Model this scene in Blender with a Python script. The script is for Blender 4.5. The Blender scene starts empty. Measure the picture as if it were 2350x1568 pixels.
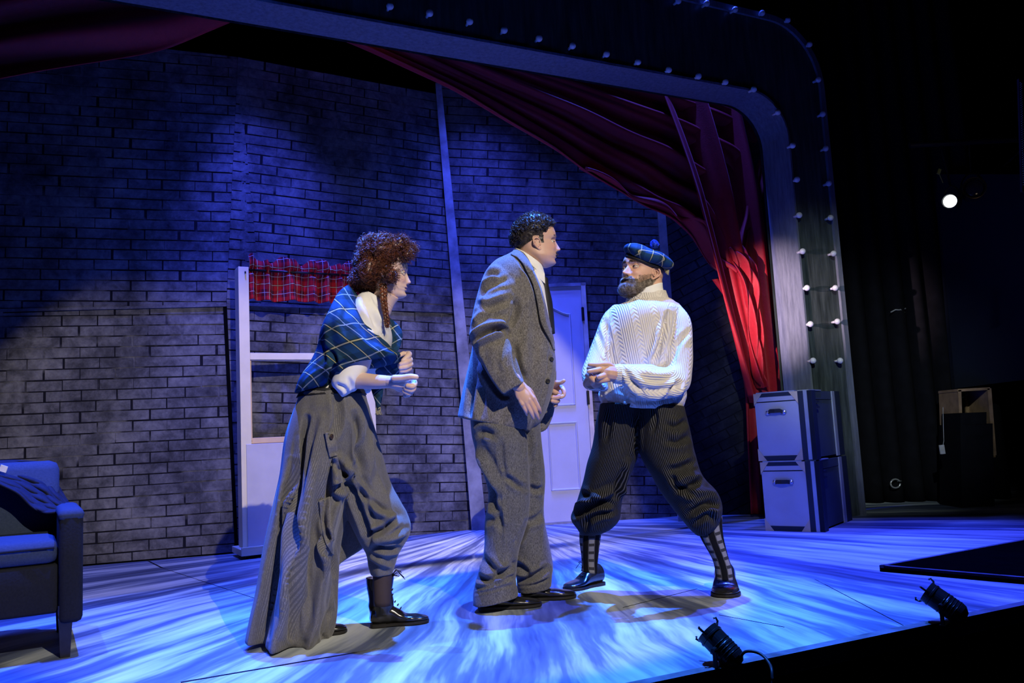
import bpy, bmesh, math, random
import numpy as np
from math import sin, cos, pi, radians, sqrt, atan2
from mathutils import Vector, Matrix, noise
from mathutils.bvhtree import BVHTree
random.seed(7); rng = np.random.default_rng(7)
scn = bpy.context.scene
COL = scn.collection

# ------------------------------------------------------------------ camera
FPX = 1916.0; CAMH = 0.77
cam_d = bpy.data.cameras.new('camera'); cam = bpy.data.objects.new('camera', cam_d); COL.objects.link(cam)
cam_d.sensor_width = 36.0; cam_d.lens = 36.0 * FPX / 2350.0; cam_d.clip_start = 0.05; cam_d.clip_end = 60
CM = Matrix.Rotation(radians(96.4), 4, 'X') @ Matrix.Rotation(radians(-3.0), 4, 'Z')
cam.matrix_world = Matrix.Translation((0, 0, CAMH)) @ CM
scn.camera = cam
CM3 = CM.to_3x3(); CPOS = Vector((0, 0, CAMH))
M3 = np.array(CM3)

# ------------------------------------------------------------------ world, light, exposure
w = bpy.data.worlds.new('dark house'); scn.world = w; w.use_nodes = True
w.node_tree.nodes['Background'].inputs[0].default_value = (0.25, 0.3, 1.0, 1)
w.node_tree.nodes['Background'].inputs[1].default_value = 0.004
scn.view_settings.view_transform = 'Standard'; scn.view_settings.look = 'None'
scn.view_settings.exposure = 0.0; scn.view_settings.gamma = 1.0; scn.view_settings.use_curve_mapping = False

def spot(name, loc, target, power, color, angle, blend=0.3, radius=0.05):
    d = bpy.data.lights.new(name, 'SPOT'); d.energy = power; d.color = color
    d.spot_size = radians(angle); d.spot_blend = blend; d.shadow_soft_size = radius
    o = bpy.data.objects.new(name, d); COL.objects.link(o); o.location = loc
    o.rotation_euler = (Vector(target) - Vector(loc)).to_track_quat('-Z', 'Y').to_euler()
    return o
BLUE = (0.06, 0.085, 1.0)
for i_, (x_, y_, tx_, ty_, e_, g_c) in enumerate([(-2.9, 3.2, -2.6, 2.9, 8000, .10), (-1.3, 3.9, -1.2, 3.5, 9000, .12), (0.1, 4.4, 0.0, 3.5, 12000, .20), (1.45, 5.0, 1.3, 4.4, 7000, .09), (2.7, 5.4, 2.2, 4.8, 4800, .06)]):
    spot('stage_blue_%d' % i_, (x_, y_, 7.6), (tx_, ty_, 0), e_, (0.04, g_c, 1.0), 28, 0.75, 0.05)
for i_, (x_, y_, tx_, ty_, e_) in enumerate([(-2.0, 5.3, -2.0, 5.4, 1400), (-0.2, 6.2, -0.2, 6.0, 3200), (1.4, 6.6, 1.3, 6.3, 2200)]):
    spot('upstage_blue_%d' % i_, (x_, y_, 6.6), (tx_, ty_, 0), e_, (0.04, 0.09, 1.0), 40, 0.8, 0.05)
spot('wall_blue_left', (-1.7, 5.0, 5.3), (-1.8, 6.5, 1.6), 1300, BLUE, 34, 0.9, 0.05)
spot('wall_blue_centre', (-0.3, 5.8, 5.2), (0.0, 7.2, 1.8), 1100, BLUE, 36, 0.9, 0.05)
spot('front_key', (2.3, -1.6, 4.4), (-0.52, 4.28, 1.13), 1750, (1.0, 0.88, 0.74), 32, 0.12, 0.012)
spot('trunk_blue', (0.6, 1.2, 4.6), (1.95, 5.9, 0.50), 300, (0.50, 0.55, 1.0), 10, 0.7, 0.03)
spot('floor_pool_warm', (-1.6, 5.4, 6.5), (-0.5, 5.6, 0), 2200, (1.0, 0.85, 0.8), 22, 0.8, 0.05)
pl = bpy.data.lights.new('wing_fill_light', 'POINT'); pl.energy = 1.0; pl.color = (1.0, 0.75, 0.5); pl.shadow_soft_size = .1; plo = bpy.data.objects.new('wing_fill_light', pl); COL.objects.link(plo); plo.location = (3.6, 5.2, 2.0)  # added warm fill without a fixture, lifts the cabinet in the dark wing
spot('arch_light', (1.2, 0.5, 3.6), (2.70, 6.5, 1.35), 900, (0.80, 0.95, 1.0), 22, 1.0, 0.03)
spot('curtain_light', (-1.6, 3.2, 1.6), (1.62, 6.25, 1.68), 3000, (1.0, 0.72, 0.80), 13.5, 1.0, 0.03)

# ------------------------------------------------------------------ pixel helpers: a pixel of the photograph to a point
def ray(px, py):
    return CM3 @ Vector(((px - 1175.0) / FPX, -(py - 784.0) / FPX, -1.0))
def G(px, py, z=0.0):
    d = ray(px, py); return CPOS + d * ((z - CAMH) / d.z)
def P(px, py, Y):
    d = ray(px, py); return CPOS + d * (Y / d.y)
def PL(px, py, p0, ang):
    n = Vector((-sin(radians(ang)), cos(radians(ang)), 0)); d = ray(px, py)
    t = n.dot(Vector((p0[0], p0[1], 0)) - CPOS) / n.dot(d); return CPOS + d * t
def projn(V):
    v = (np.asarray(V) - np.array([0, 0, CAMH])) @ M3
    return np.stack([1175 + FPX * v[:, 0] / -v[:, 2], 784 - FPX * v[:, 1] / -v[:, 2]], 1)

# ------------------------------------------------------------------ scene bookkeeping
def tag(o, label=None, cat=None, group=None, kind=None):
    if label: o['label'] = label
    if cat: o['category'] = cat
    if group: o['group'] = group
    if kind: o['kind'] = kind
    return o
def empty(name, loc=(0, 0, 0), rz=0.0):
    o = bpy.data.objects.new(name, None); COL.objects.link(o)
    o.location = loc; o.rotation_euler = (0, 0, rz); o.empty_display_size = 0.1
    bpy.context.view_layer.update() if False else None
    return o
def mobj(name, V, F, mat, parent=None, smooth=False, world=True, attr=None, mats=None, midx=None):
    """mesh object from arrays given in world space; kept in world space even under a moved parent"""
    me = bpy.data.meshes.new(name)
    V = np.asarray(V, float)
    me.from_pydata(V.tolist() if len(V) else [], [], F)
    me.materials.append(mat.m if isinstance(mat, NG) else mat)
    if mats:
        for m in mats: me.materials.append(m)
    if midx is not None: me.polygons.foreach_set('material_index', np.asarray(midx, np.int32))
    if smooth: me.polygons.foreach_set('use_smooth', [True] * len(me.polygons))
    if attr is not None:
        for k, A in attr.items():
            at = me.attributes.new(k, 'FLOAT_VECTOR', 'POINT'); at.data.foreach_set('vector', np.asarray(A, np.float32).ravel())
    me.update()
    o = bpy.data.objects.new(name, me); COL.objects.link(o)
    if parent is not None:
        o.parent = parent
        if world: o.matrix_parent_inverse = wmat(parent).inverted()
    return o
def wmat(o):
    m = o.matrix_basis.copy()
    if o.parent is not None: m = wmat(o.parent) @ o.matrix_parent_inverse @ m
    return m

class MB:
    """collects primitive shapes as arrays"""
    def __init__(s): s.V = []; s.F = []
    def add(s, V, F):
        n = len(s.V); s.V.extend([tuple(v) for v in V]); s.F.extend([tuple(i + n for i in f) for f in F]); return s
    def box(s, c, d, M=None, bev=0.0):
        x, y, z = d[0] / 2, d[1] / 2, d[2] / 2
        if bev <= 0:
            V = [(sx * x, sy * y, sz * z) for sx in (-1, 1) for sy in (-1, 1) for sz in (-1, 1)]
            F = [(0, 1, 3, 2), (4, 6, 7, 5), (0, 4, 5, 1), (2, 3, 7, 6), (0, 2, 6, 4), (1, 5, 7, 3)]
        else:
            bm = bmesh.new(); bmesh.ops.create_cube(bm, size=1)
            for v in bm.verts: v.co = Vector((v.co.x * d[0], v.co.y * d[1], v.co.z * d[2]))
            bmesh.ops.bevel(bm, geom=bm.edges[:], offset=bev, segments=2, affect='EDGES', profile=0.5)
            V = [v.co.copy() for v in bm.verts]; bm.verts.index_update()
            F = [tuple(v.index for v in f.verts) for f in bm.faces]; bm.free()
        V = [Vector(v) for v in V]
        if M is not None: V = [M @ v for v in V]
        V = [v + Vector(c) for v in V]
        return s.add(V, F)
    def bar(s, a, b, wx, wy, up=(0, 1, 0), bev=0.0):
        a, b = Vector(a), Vector(b); t = (b - a); L = t.length; t.normalize()
        u = Vector(up); x = t.cross(u).normalized(); y = x.cross(t).normalized()
        M = Matrix((x, y, t)).transposed()
        return s.box((a + b) / 2, (wx, wy, L), M, bev)
    def tube(s, pts, r, n=8, caps=True):
        pts = [Vector(p) for p in pts]; rs = r if hasattr(r, '__len__') else [r] * len(pts)
        V = []; F = []; up = Vector((0.13, 0.31, 0.94))
        m = len(pts)
        for i, p in enumerate(pts):
            t = (pts[min(i + 1, m - 1)] - pts[max(i - 1, 0)]).normalized()
            x = t.cross(up)
            if x.length < 1e-3: x = t.cross(Vector((1, 0, 0)))
            x.normalize(); y = t.cross(x)
            up = y.cross(t) if False else up
            for k in range(n):
                a = 2 * pi * k / n; V.append(p + (x * cos(a) + y * sin(a)) * rs[i])
        for i in range(m - 1):
            for k in range(n):
                F.append((i * n + k, i * n + (k + 1) % n, (i + 1) * n + (k + 1) % n, (i + 1) * n + k))
        if caps: F.append(tuple(range(n - 1, -1, -1))); F.append(tuple((m - 1) * n + k for k in range(n)))
        return s.add(V, F)
    def cyl(s, a, b, r0, r1=None, n=20): return s.tube([a, b], [r0, r0 if r1 is None else r1], n)
    def lathe(s, prof, M, n=28):
        """prof: list of (r, h), axis = local z of 4x4 M"""
        V = []; F = []; m = len(prof)
        for r, h in prof:
            for k in range(n): V.append(M @ Vector((r * cos(2 * pi * k / n), r * sin(2 * pi * k / n), h)))
        for i in range(m - 1):
            for k in range(n): F.append((i * n + k, i * n + (k + 1) % n, (i + 1) * n + (k + 1) % n, (i + 1) * n + k))
        F.append(tuple(range(n - 1, -1, -1))); F.append(tuple((m - 1) * n + k for k in range(n)))
        return s.add(V, F)
    def prism(s, poly, n, off):
        """poly: 3D points of one face; extruded by vector off"""
        p = [Vector(q) for q in poly]; k = len(p); V = p + [q + Vector(off) for q in p]
        F = [tuple(range(k)), tuple(range(2 * k - 1, k - 1, -1))] + [(i, i + k, (i + 1) % k + k, (i + 1) % k) for i in range(k)]
        return s.add(V, F)
    def ball(s, c, r, n=16, m=10, M=None):
        rx, ry, rz = r if hasattr(r, '__len__') else (r, r, r)
        V = []; F = []
        for i in range(m + 1):
            th = pi * i / m
            for k in range(n):
                a = 2 * pi * k / n; v = Vector((rx * sin(th) * cos(a), ry * sin(th) * sin(a), rz * cos(th)))
                V.append((M @ v if M is not None else v) + Vector(c))
        for i in range(m):
            for k in range(n): F.append((i * n + k, (i + 1) * n + k, (i + 1) * n + (k + 1) % n, i * n + (k + 1) % n))
        return s.add(V, F)
    def obj(s, name, mat, parent=None, smooth=False, **kw): return mobj(name, s.V, s.F, mat, parent, smooth, **kw)

# ------------------------------------------------------------------ materials
class NG:
    def __init__(s, name, rough=0.8, spec=0.3, color=(0.5, 0.5, 0.5), metallic=0.0):
        s.m = bpy.data.materials.new(name); s.m.use_nodes = True; s.t = s.m.node_tree; s.n = s.t.nodes; s.l = s.t.links
        s.b = s.n['Principled BSDF']; s.b.inputs['Roughness'].default_value = rough
        s.b.inputs['Specular IOR Level'].default_value = spec; s.b.inputs['Base Color'].default_value = (*color, 1)
        s.b.inputs['Metallic'].default_value = metallic
    def put(s, sock, v):
        if hasattr(v, 'links') or isinstance(v, bpy.types.NodeSocket): s.l.new(v, sock)
        elif hasattr(v, '__len__'): sock.default_value = (*v, 1) if (len(v) == 3 and sock.type == 'RGBA') else v
        else: sock.default_value = v
    def ma(s, op, a, b=0.0, c=0.0):
        n = s.n.new('ShaderNodeMath'); n.operation = op
        for i, v in enumerate((a, b, c)): s.put(n.inputs[i], v)
        return n.outputs[0]
    def pos(s): return s.n.new('ShaderNodeNewGeometry').outputs['Position']
    def attr(s, name):
        n = s.n.new('ShaderNodeAttribute'); n.attribute_name = name; return n.outputs['Vector']
    def objco(s): return s.n.new('ShaderNodeTexCoord').outputs['Object']
    def xyz(s, v):
        n = s.n.new('ShaderNodeSeparateXYZ'); s.put(n.inputs[0], v); return n.outputs[0], n.outputs[1], n.outputs[2]
    def comb(s, x, y, z):
        n = s.n.new('ShaderNodeCombineXYZ')
        for i, v in enumerate((x, y, z)): s.put(n.inputs[i], v)
        return n.outputs[0]
    def noise(s, v, scale, detail=4, rough=0.55, dist=0.0):
        n = s.n.new('ShaderNodeTexNoise'); s.put(n.inputs['Vector'], v); n.inputs['Scale'].default_value = scale
        n.inputs['Detail'].default_value = detail; n.inputs['Roughness'].default_value = rough; n.inputs['Distortion'].default_value = dist
        return n.outputs[0]
    def mapr(s, v, a, b, c=0.0, d=1.0, smooth=False):
        n = s.n.new('ShaderNodeMapRange'); n.inputs[1].default_value = a; n.inputs[2].default_value = b
        n.inputs[3].default_value = c; n.inputs[4].default_value = d; s.put(n.inputs[0], v)
        if smooth: n.interpolation_type = 'SMOOTHSTEP'
        return n.outputs[0]
    def mix(s, f, a, b):
        n = s.n.new('ShaderNodeMix'); n.data_type = 'RGBA'
        s.put(n.inputs[0], f); s.put(n.inputs[6], a); s.put(n.inputs[7], b); return n.outputs[2]
    def ramp(s, v, stops):
        n = s.n.new('ShaderNodeValToRGB'); e = n.color_ramp.elements
        while len(e) < len(stops): e.new(0.5)
        for i, (p, c) in enumerate(stops): e[i].position = p; e[i].color = (*c, 1)
        s.put(n.inputs[0], v); return n.outputs[0]
    def scale(s, v, sx, sy, sz):
        n = s.n.new('ShaderNodeVectorMath'); n.operation = 'MULTIPLY'; s.put(n.inputs[0], v); n.inputs[1].default_value = (sx, sy, sz); return n.outputs[0]
    def band(s, u, freq, off, width, soft=0.01):
        """1 inside a stripe repeated freq times per unit"""
        f = s.ma('FRACT', s.ma('ADD', s.ma('MULTIPLY', u, freq), off))
        d = s.ma('ABSOLUTE', s.ma('SUBTRACT', f, 0.5))
        return s.mapr(d, width, width + soft, 1.0, 0.0)
    def color(s, c): s.put(s.b.inputs['Base Color'], c); return s
    def rough(s, c): s.put(s.b.inputs['Roughness'], c); return s
    def bump(s, h, strength=0.3, dist=0.01):
        n = s.n.new('ShaderNodeBump'); n.inputs['Strength'].default_value = strength; n.inputs['Distance'].default_value = dist
        s.put(n.inputs['Height'], h); s.l.new(n.outputs[0], s.b.inputs['Normal']); return s
def plain(name, color, rough=0.7, spec=0.3, var=0.15, scale=12, metallic=0.0, bump=0.0, coat=0.0):
    g = NG(name, rough, spec, color, metallic); n = g.noise(g.objco(), scale)
    g.color(g.mix(g.mapr(n, 0.3, 0.7), tuple(c * (1 - var) for c in color), tuple(min(1, c * (1 + var)) for c in color)))
    if bump: g.bump(g.noise(g.objco(), scale * 12), bump, 0.003)
    if coat: g.b.inputs['Coat Weight'].default_value = coat
    return g.m

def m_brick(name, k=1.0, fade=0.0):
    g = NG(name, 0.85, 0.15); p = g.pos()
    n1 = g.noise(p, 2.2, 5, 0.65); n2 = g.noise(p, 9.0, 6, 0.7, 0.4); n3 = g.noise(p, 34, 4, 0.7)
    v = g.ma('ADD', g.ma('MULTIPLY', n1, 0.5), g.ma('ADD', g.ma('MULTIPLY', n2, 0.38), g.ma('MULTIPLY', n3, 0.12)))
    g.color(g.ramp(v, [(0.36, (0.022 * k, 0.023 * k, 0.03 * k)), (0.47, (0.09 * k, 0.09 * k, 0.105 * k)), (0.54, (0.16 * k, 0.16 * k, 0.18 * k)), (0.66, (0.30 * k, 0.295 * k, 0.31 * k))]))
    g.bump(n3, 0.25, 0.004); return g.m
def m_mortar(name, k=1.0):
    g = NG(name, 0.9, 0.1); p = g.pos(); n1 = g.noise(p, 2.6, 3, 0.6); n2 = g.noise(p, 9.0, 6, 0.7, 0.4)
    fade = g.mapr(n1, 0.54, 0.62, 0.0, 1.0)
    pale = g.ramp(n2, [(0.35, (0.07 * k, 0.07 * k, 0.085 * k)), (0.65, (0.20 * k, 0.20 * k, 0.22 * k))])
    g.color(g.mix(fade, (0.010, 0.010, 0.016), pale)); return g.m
M = {}
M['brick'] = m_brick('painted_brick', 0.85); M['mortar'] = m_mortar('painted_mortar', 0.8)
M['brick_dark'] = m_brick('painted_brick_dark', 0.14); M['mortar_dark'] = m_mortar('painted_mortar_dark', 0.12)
M['black'] = plain('black_masking', (0.004, 0.004, 0.005), 0.95, 0.05)
M['batten'] = plain('grey_painted_timber', (0.24, 0.24, 0.27), 0.8, 0.2, 0.45, 7, bump=0.2)
M['wood_pale'] = plain('pale_pine', (0.90, 0.80, 0.56), 0.65, 0.2, 0.07, 5, bump=0.08)
M['wood_raw'] = plain('raw_pine', (0.78, 0.55, 0.30), 0.65, 0.2, 0.12, 6)
M['panel_white'] = plain('painted_board', (0.60, 0.57, 0.60), 0.7, 0.2, 0.05, 8)
M['door'] = plain('door_paint', (0.50, 0.50, 0.58), 0.55, 0.3, 0.05, 5)
M['door_jamb'] = plain('jamb_wood', (0.62, 0.54, 0.46), 0.7, 0.2, 0.2, 8)
M['metal_dark'] = plain('dark_metal', (0.02, 0.02, 0.022), 0.35, 0.5, 0.3, 20, 0.6)
M['steel'] = plain('steel', (0.5, 0.5, 0.5), 0.3, 0.5, 0.1, 20, 0.9)
M['brass'] = plain('brass', (0.6, 0.4, 0.15), 0.25, 0.5, 0.1, 20, 0.9)

def m_floor():
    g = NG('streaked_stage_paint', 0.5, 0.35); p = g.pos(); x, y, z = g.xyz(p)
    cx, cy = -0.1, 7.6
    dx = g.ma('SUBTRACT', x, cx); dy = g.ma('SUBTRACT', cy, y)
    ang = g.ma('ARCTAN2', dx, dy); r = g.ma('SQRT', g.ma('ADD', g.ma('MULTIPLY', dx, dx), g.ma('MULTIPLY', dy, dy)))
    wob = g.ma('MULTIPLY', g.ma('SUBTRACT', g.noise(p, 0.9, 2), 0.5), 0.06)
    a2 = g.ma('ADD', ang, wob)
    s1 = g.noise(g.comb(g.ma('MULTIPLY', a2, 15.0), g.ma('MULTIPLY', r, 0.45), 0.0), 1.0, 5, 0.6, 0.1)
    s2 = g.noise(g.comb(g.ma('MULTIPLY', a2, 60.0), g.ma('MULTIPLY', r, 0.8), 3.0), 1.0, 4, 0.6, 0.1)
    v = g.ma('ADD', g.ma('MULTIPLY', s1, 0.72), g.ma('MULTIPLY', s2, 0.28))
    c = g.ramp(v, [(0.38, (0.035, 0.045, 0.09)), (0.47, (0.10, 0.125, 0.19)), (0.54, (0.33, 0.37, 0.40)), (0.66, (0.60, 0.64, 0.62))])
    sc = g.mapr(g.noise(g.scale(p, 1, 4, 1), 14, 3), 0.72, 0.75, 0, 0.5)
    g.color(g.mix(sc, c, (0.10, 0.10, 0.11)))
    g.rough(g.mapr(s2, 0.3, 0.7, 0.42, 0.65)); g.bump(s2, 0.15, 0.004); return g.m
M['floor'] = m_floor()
# ------------------------------------------------------------------ stage floor and house
e0, e1 = G(1500, 1568), G(2350, 1390)
ed = (e1 - e0).normalized(); en = Vector((-ed.y, ed.x, 0))
A = e0 - ed * 7.5; B = e0 + ed * 9.0
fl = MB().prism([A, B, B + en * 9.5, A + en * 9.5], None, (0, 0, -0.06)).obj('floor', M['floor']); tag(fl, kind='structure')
tb = MB().prism([A + Vector((0, 0, -0.06)) + en * 0.03, B + Vector((0, 0, -0.06)) + en * 0.03, B + Vector((0, 0, -0.9)) + en * 0.03, A + Vector((0, 0, -0.9)) + en * 0.03], None, en * 0.05).obj('trim_1', M['black']); tag(tb, kind='structure')
strip = MB().prism([A + Vector((0, 0, 0.002)), B + Vector((0, 0, 0.002)), B + en * 0.045 + Vector((0, 0, 0.002)), A + en * 0.045 + Vector((0, 0, 0.002))], None, (0, 0, -0.06)).obj('trim_2', plain('stage_edge_timber', (0.10, 0.10, 0.12), 0.8, 0.2, 0.5, 9)); tag(strip, kind='structure')
hf = MB().box((0, 2.5, -0.93), (24, 22, 0.06)).obj('floor_house', M['black']); tag(hf, kind='structure')
bk = MB().box((0, 10.2, 3), (22, 0.1, 8.2)).obj('wall_rear', M['black']); tag(bk, kind='structure')
for sd, xx in (('house_left', -8.0), ('house_right', 8.0)):
    tag(MB().box((xx, 2.5, 3), (0.1, 20, 8.2)).obj('wall_' + sd, M['black']), kind='structure')
tag(MB().box((0, 2.5, 9.1), (22, 22, 0.1)).obj('ceiling', M['black']), kind='structure')
tag(MB().box((0, -6, 3), (22, 0.1, 12)).obj('wall_house_back', M['black']), kind='structure')
# joints between the floor sheets
seam = MB()
def seamline(a, b, w=0.006, dz=0.0015):
    a = Vector(a); b = Vector(b); t = (b - a).normalized(); n = Vector((-t.y, t.x, 0)) * w / 2
    seam.prism([a - n + Vector((0, 0, dz)), b - n + Vector((0, 0, dz)), b + n + Vector((0, 0, dz)), a + n + Vector((0, 0, dz))], None, (0, 0, -0.004))
seamline(G(415, 1567), G(872, 1489), 0.012); seamline(G(340, 1288), G(372, 1304), 0.012); seamline(G(372, 1304), G(640, 1392), 0.003)
seamline(G(1430, 1395), G(1600, 1352), 0.003); seamline(G(1870, 1330), G(2080, 1440), 0.003); seamline(G(1650, 1412), G(1800, 1440), 0.003)
so = seam.obj('floor_joint', M['mortar'], fl)
# low black platform on the right with its edge
a = G(2018, 1298, 0.03); b = a + (G(2350, 1326, 0.03) - a) * 1.5; c = G(2350, 1238, 0.03); c2 = a + (c - a) * 2.6
pf = MB().prism([a, b, b + Vector((2.5, 1.0, 0)), c2 + Vector((1.5, -0.3, 0)), c2], None, (0, 0, -0.03)).obj('stage_platform', plain('black_lino', (0.0012, 0.0012, 0.0014), 1.0, 0.0))
tag(pf, 'low black platform laid on the right of the blue stage floor', 'platform')
lip = MB()
for p, q in ((a, b), (a, c2)):
    t = (q - p).normalized(); n = Vector((-t.y, t.x, 0)) * 0.022
    if n.dot(pf.data.vertices[2].co - p) < 0: n = -n
    lip.prism([p + Vector((0, 0, .001)), q + Vector((0, 0, .001)), q + n + Vector((0, 0, .001)), p + n + Vector((0, 0, .001))], None, (0, 0, -0.012))
lip.obj('edge_strip', plain('edge_timber', (0.07, 0.07, 0.10), 0.8, 0.2, 0.4), pf)

# ------------------------------------------------------------------ brick flats
BW, BH = 0.237, 0.079
def clip(poly, a, b):
    """keep the part of poly left of a->b"""
    out = []
    def sd(p): return (b[0] - a[0]) * (p[1] - a[1]) - (b[1] - a[1]) * (p[0] - a[0])
    for i in range(len(poly)):
        p, q = poly[i], poly[(i + 1) % len(poly)]; sp, sq = sd(p), sd(q)
        if sp >= 0: out.append(p)
        if sp * sq < 0: t = sp / (sp - sq); out.append((p[0] + (q[0] - p[0]) * t, p[1] + (q[1] - p[1]) * t))
    return out
def area(p): return abs(sum(p[i][0] * p[(i + 1) % len(p)][1] - p[(i + 1) % len(p)][0] * p[i][1] for i in range(len(p)))) / 2
def brick_wall(name, p0, ang, regions, tilt, mb, mm, seed, thick=0.04, miss=0.0):
    """p0: floor point where u = 0; regions: convex counter-clockwise polygons in (u, z); tilt: slope of the courses"""
    r = random.Random(seed)
    U = Vector((cos(radians(ang)), sin(radians(ang)), 0)); N = Vector((sin(radians(ang)), -cos(radians(ang)), 0)); p0 = Vector((p0[0], p0[1], 0))
    W = lambda u, z, d: p0 + U * u + Vector((0, 0, z)) + N * d
    base = MB()
    for rg in regions: base.prism([W(u, z, 0) for u, z in rg], None, -N * thick)
    wall = base.obj(name, mm); tag(wall, kind='structure')
    ct, st = cos(tilt), sin(tilt)
    us = [q[0] for rg in regions for q in rg]; zs = [q[1] for rg in regions for q in rg]
    R = max(max(us) - min(us), max(zs) - min(zs)) * 1.5 + 1; uc, zc = (min(us) + max(us)) / 2, (min(zs) + max(zs)) / 2
    items = []
    rows = int(R / BH)
    for i in range(-rows // 2 - 2, rows // 2 + 3):
        off = (i % 2) * BW / 2 + r.uniform(-0.01, 0.01); cols = int(R / BW)
        for j in range(-cols // 2 - 2, cols // 2 + 3):
            x0 = j * BW + off + r.uniform(-.008, .008); y0 = i * BH + r.uniform(-.002, .002)
            g = 0.0045
            rect = [(x0 + g, y0 + g), (x0 + BW - g, y0 + g), (x0 + BW - g, y0 + BH - g), (x0 + g, y0 + BH - g)]
            rect = [(uc + x * ct - y * st, zc + x * st + y * ct) for x, y in rect]
            for rg in regions:
                q = rect
                for k in range(len(rg)):
                    q = clip(q, rg[k], rg[(k + 1) % len(rg)])
                    if len(q) < 3: break
                if len(q) < 3 or area(q) < 0.0012: continue
                if r.random() < miss: continue
                items.append((q, area(q), r.uniform(0.0022, 0.0042)))
    vis = []
    for q, a_, d in items:
        c = W(sum(t[0] for t in q) / len(q), sum(t[1] for t in q) / len(q), 0)
        px = projn([c])[0]; inside = -20 < px[0] < 2370 and -20 < px[1] < 1590
        vis.append((a_ / (c.y ** 2) * (1.0 if inside else 0.0), q, d))
    vis.sort(key=lambda t: -t[0])
    rest = MB()
    def brick_mesh(q, d):
        k = len(q); cu = sum(t[0] for t in q) / k; cz = sum(t[1] for t in q) / k
        s = 0.001; V = [W(u, z, -0.001) for u, z in q] + [W(u, z, d - s) for u, z in q]
        for u, z in q:
            L = max(1e-6, sqrt((u - cu) ** 2 + (z - cz) ** 2)); V.append(W(u + (cu - u) / L * s * 1.6, z + (cz - z) / L * s * 1.2, d))
        F = [tuple(range(2 * k, 3 * k))]
        for a_, b_ in ((0, k), (k, 2 * k)):
            for i in range(k): F.append((a_ + i, a_ + (i + 1) % k, b_ + (i + 1) % k, b_ + i))
        return V, F
    for n_, (sc, q, d) in enumerate(vis):
        V, F = brick_mesh(q, d)
        if n_ < 300 and sc > 0:
            mobj('brick', V, F, mb, wall)
        else: rest.add(V, F)
    if rest.V: tag(rest.obj('brick_rest', mb, wall), kind='stuff')
    return wall, W
def uz(px, py, p0, ang):
    q = PL(px, py, p0, ang); d = q - Vector((p0[0], p0[1], 0)); return (Vector((cos(radians(ang)), sin(radians(ang)), 0)).dot(d), q.z)
FOLD = (-2.05, 6.40); PST = (-0.394, 7.165)
# left flat: origin at the fold, running to the left
W1A = 16.0; w1p = (-4.6, 6.40 - 2.55 * math.tan(radians(W1A)))
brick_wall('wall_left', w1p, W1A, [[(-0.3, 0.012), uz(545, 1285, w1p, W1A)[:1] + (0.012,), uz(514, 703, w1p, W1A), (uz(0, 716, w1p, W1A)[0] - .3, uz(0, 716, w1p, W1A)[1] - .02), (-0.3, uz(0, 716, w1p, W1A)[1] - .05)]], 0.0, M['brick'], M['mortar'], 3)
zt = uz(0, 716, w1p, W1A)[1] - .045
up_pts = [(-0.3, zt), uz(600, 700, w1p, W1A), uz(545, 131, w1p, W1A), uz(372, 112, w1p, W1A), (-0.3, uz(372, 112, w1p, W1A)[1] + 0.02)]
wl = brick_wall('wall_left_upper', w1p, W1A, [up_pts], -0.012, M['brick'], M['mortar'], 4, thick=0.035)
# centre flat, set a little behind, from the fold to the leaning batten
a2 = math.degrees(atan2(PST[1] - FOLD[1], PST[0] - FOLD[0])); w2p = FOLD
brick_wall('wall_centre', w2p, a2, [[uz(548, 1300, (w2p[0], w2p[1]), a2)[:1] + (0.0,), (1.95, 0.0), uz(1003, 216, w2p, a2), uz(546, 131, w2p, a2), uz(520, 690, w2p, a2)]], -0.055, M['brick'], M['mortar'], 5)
# back flat with the doorway
a3 = 5.5; w3p = PST
dl = uz(1250, 1200, w3p, a3)[0] - 0.38; dr = uz(1357, 900, w3p, a3)[0] + 0.005; dtop = 2.07
ue = 1.80; zt3 = 4.3
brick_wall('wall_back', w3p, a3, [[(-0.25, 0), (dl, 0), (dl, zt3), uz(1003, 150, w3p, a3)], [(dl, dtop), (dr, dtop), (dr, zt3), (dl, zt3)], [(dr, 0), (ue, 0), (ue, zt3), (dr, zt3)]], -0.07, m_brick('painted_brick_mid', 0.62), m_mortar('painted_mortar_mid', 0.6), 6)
W3U = Vector((cos(radians(a3)), sin(radians(a3)), 0)); W3N = Vector((sin(radians(a3)), -cos(radians(a3)), 0))
end3 = Vector((w3p[0], w3p[1], 0)) + W3U * ue
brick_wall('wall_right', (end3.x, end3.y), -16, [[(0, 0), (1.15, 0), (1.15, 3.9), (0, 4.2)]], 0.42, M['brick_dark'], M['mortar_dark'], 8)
# battens standing over the joints of the flats
def batten(px0, py0, px1, py1, Y0, Y1, wpx0, wpx1, label, idx):
    a_, b_ = P(px0, py0, Y0), P(px1, py1, Y1)
    w0, w1 = wpx0 * Y0 / FPX, wpx1 * Y1 / FPX; d = 0.03
    V = []
    for c, w_ in ((a_, w0), (b_, w1)):
        V += [c + Vector((-w_ / 2, -d / 2, 0)), c + Vector((w_ / 2, -d / 2, 0)), c + Vector((w_ / 2, d / 2, 0)), c + Vector((-w_ / 2, d / 2, 0))]
    V[4].z = V[5].z = V[6].z = V[7].z = max(0.0, b_.z)
    F = [(3, 2, 1, 0), (4, 5, 6, 7)] + [(i, (i + 1) % 4, (i + 1) % 4 + 4, i + 4) for i in range(4)]
    o = mobj('batten', V, F, M['batten']); tag(o, label, 'batten', None)
    return o
batten(1006, 192, 1100, 1219, 7.05, 7.08, 14, 34, 'tall grey timber batten leaning on the brick wall behind the man in the suit', 0)
batten(1517, 478, 1568, 1206, 6.95, 6.95, 18, 22, 'grey timber batten on the brick wall behind the man with the beret', 1)
gapm = plain('gap_black', (0.003, 0.003, 0.004), 1.0, 0.0)
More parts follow.
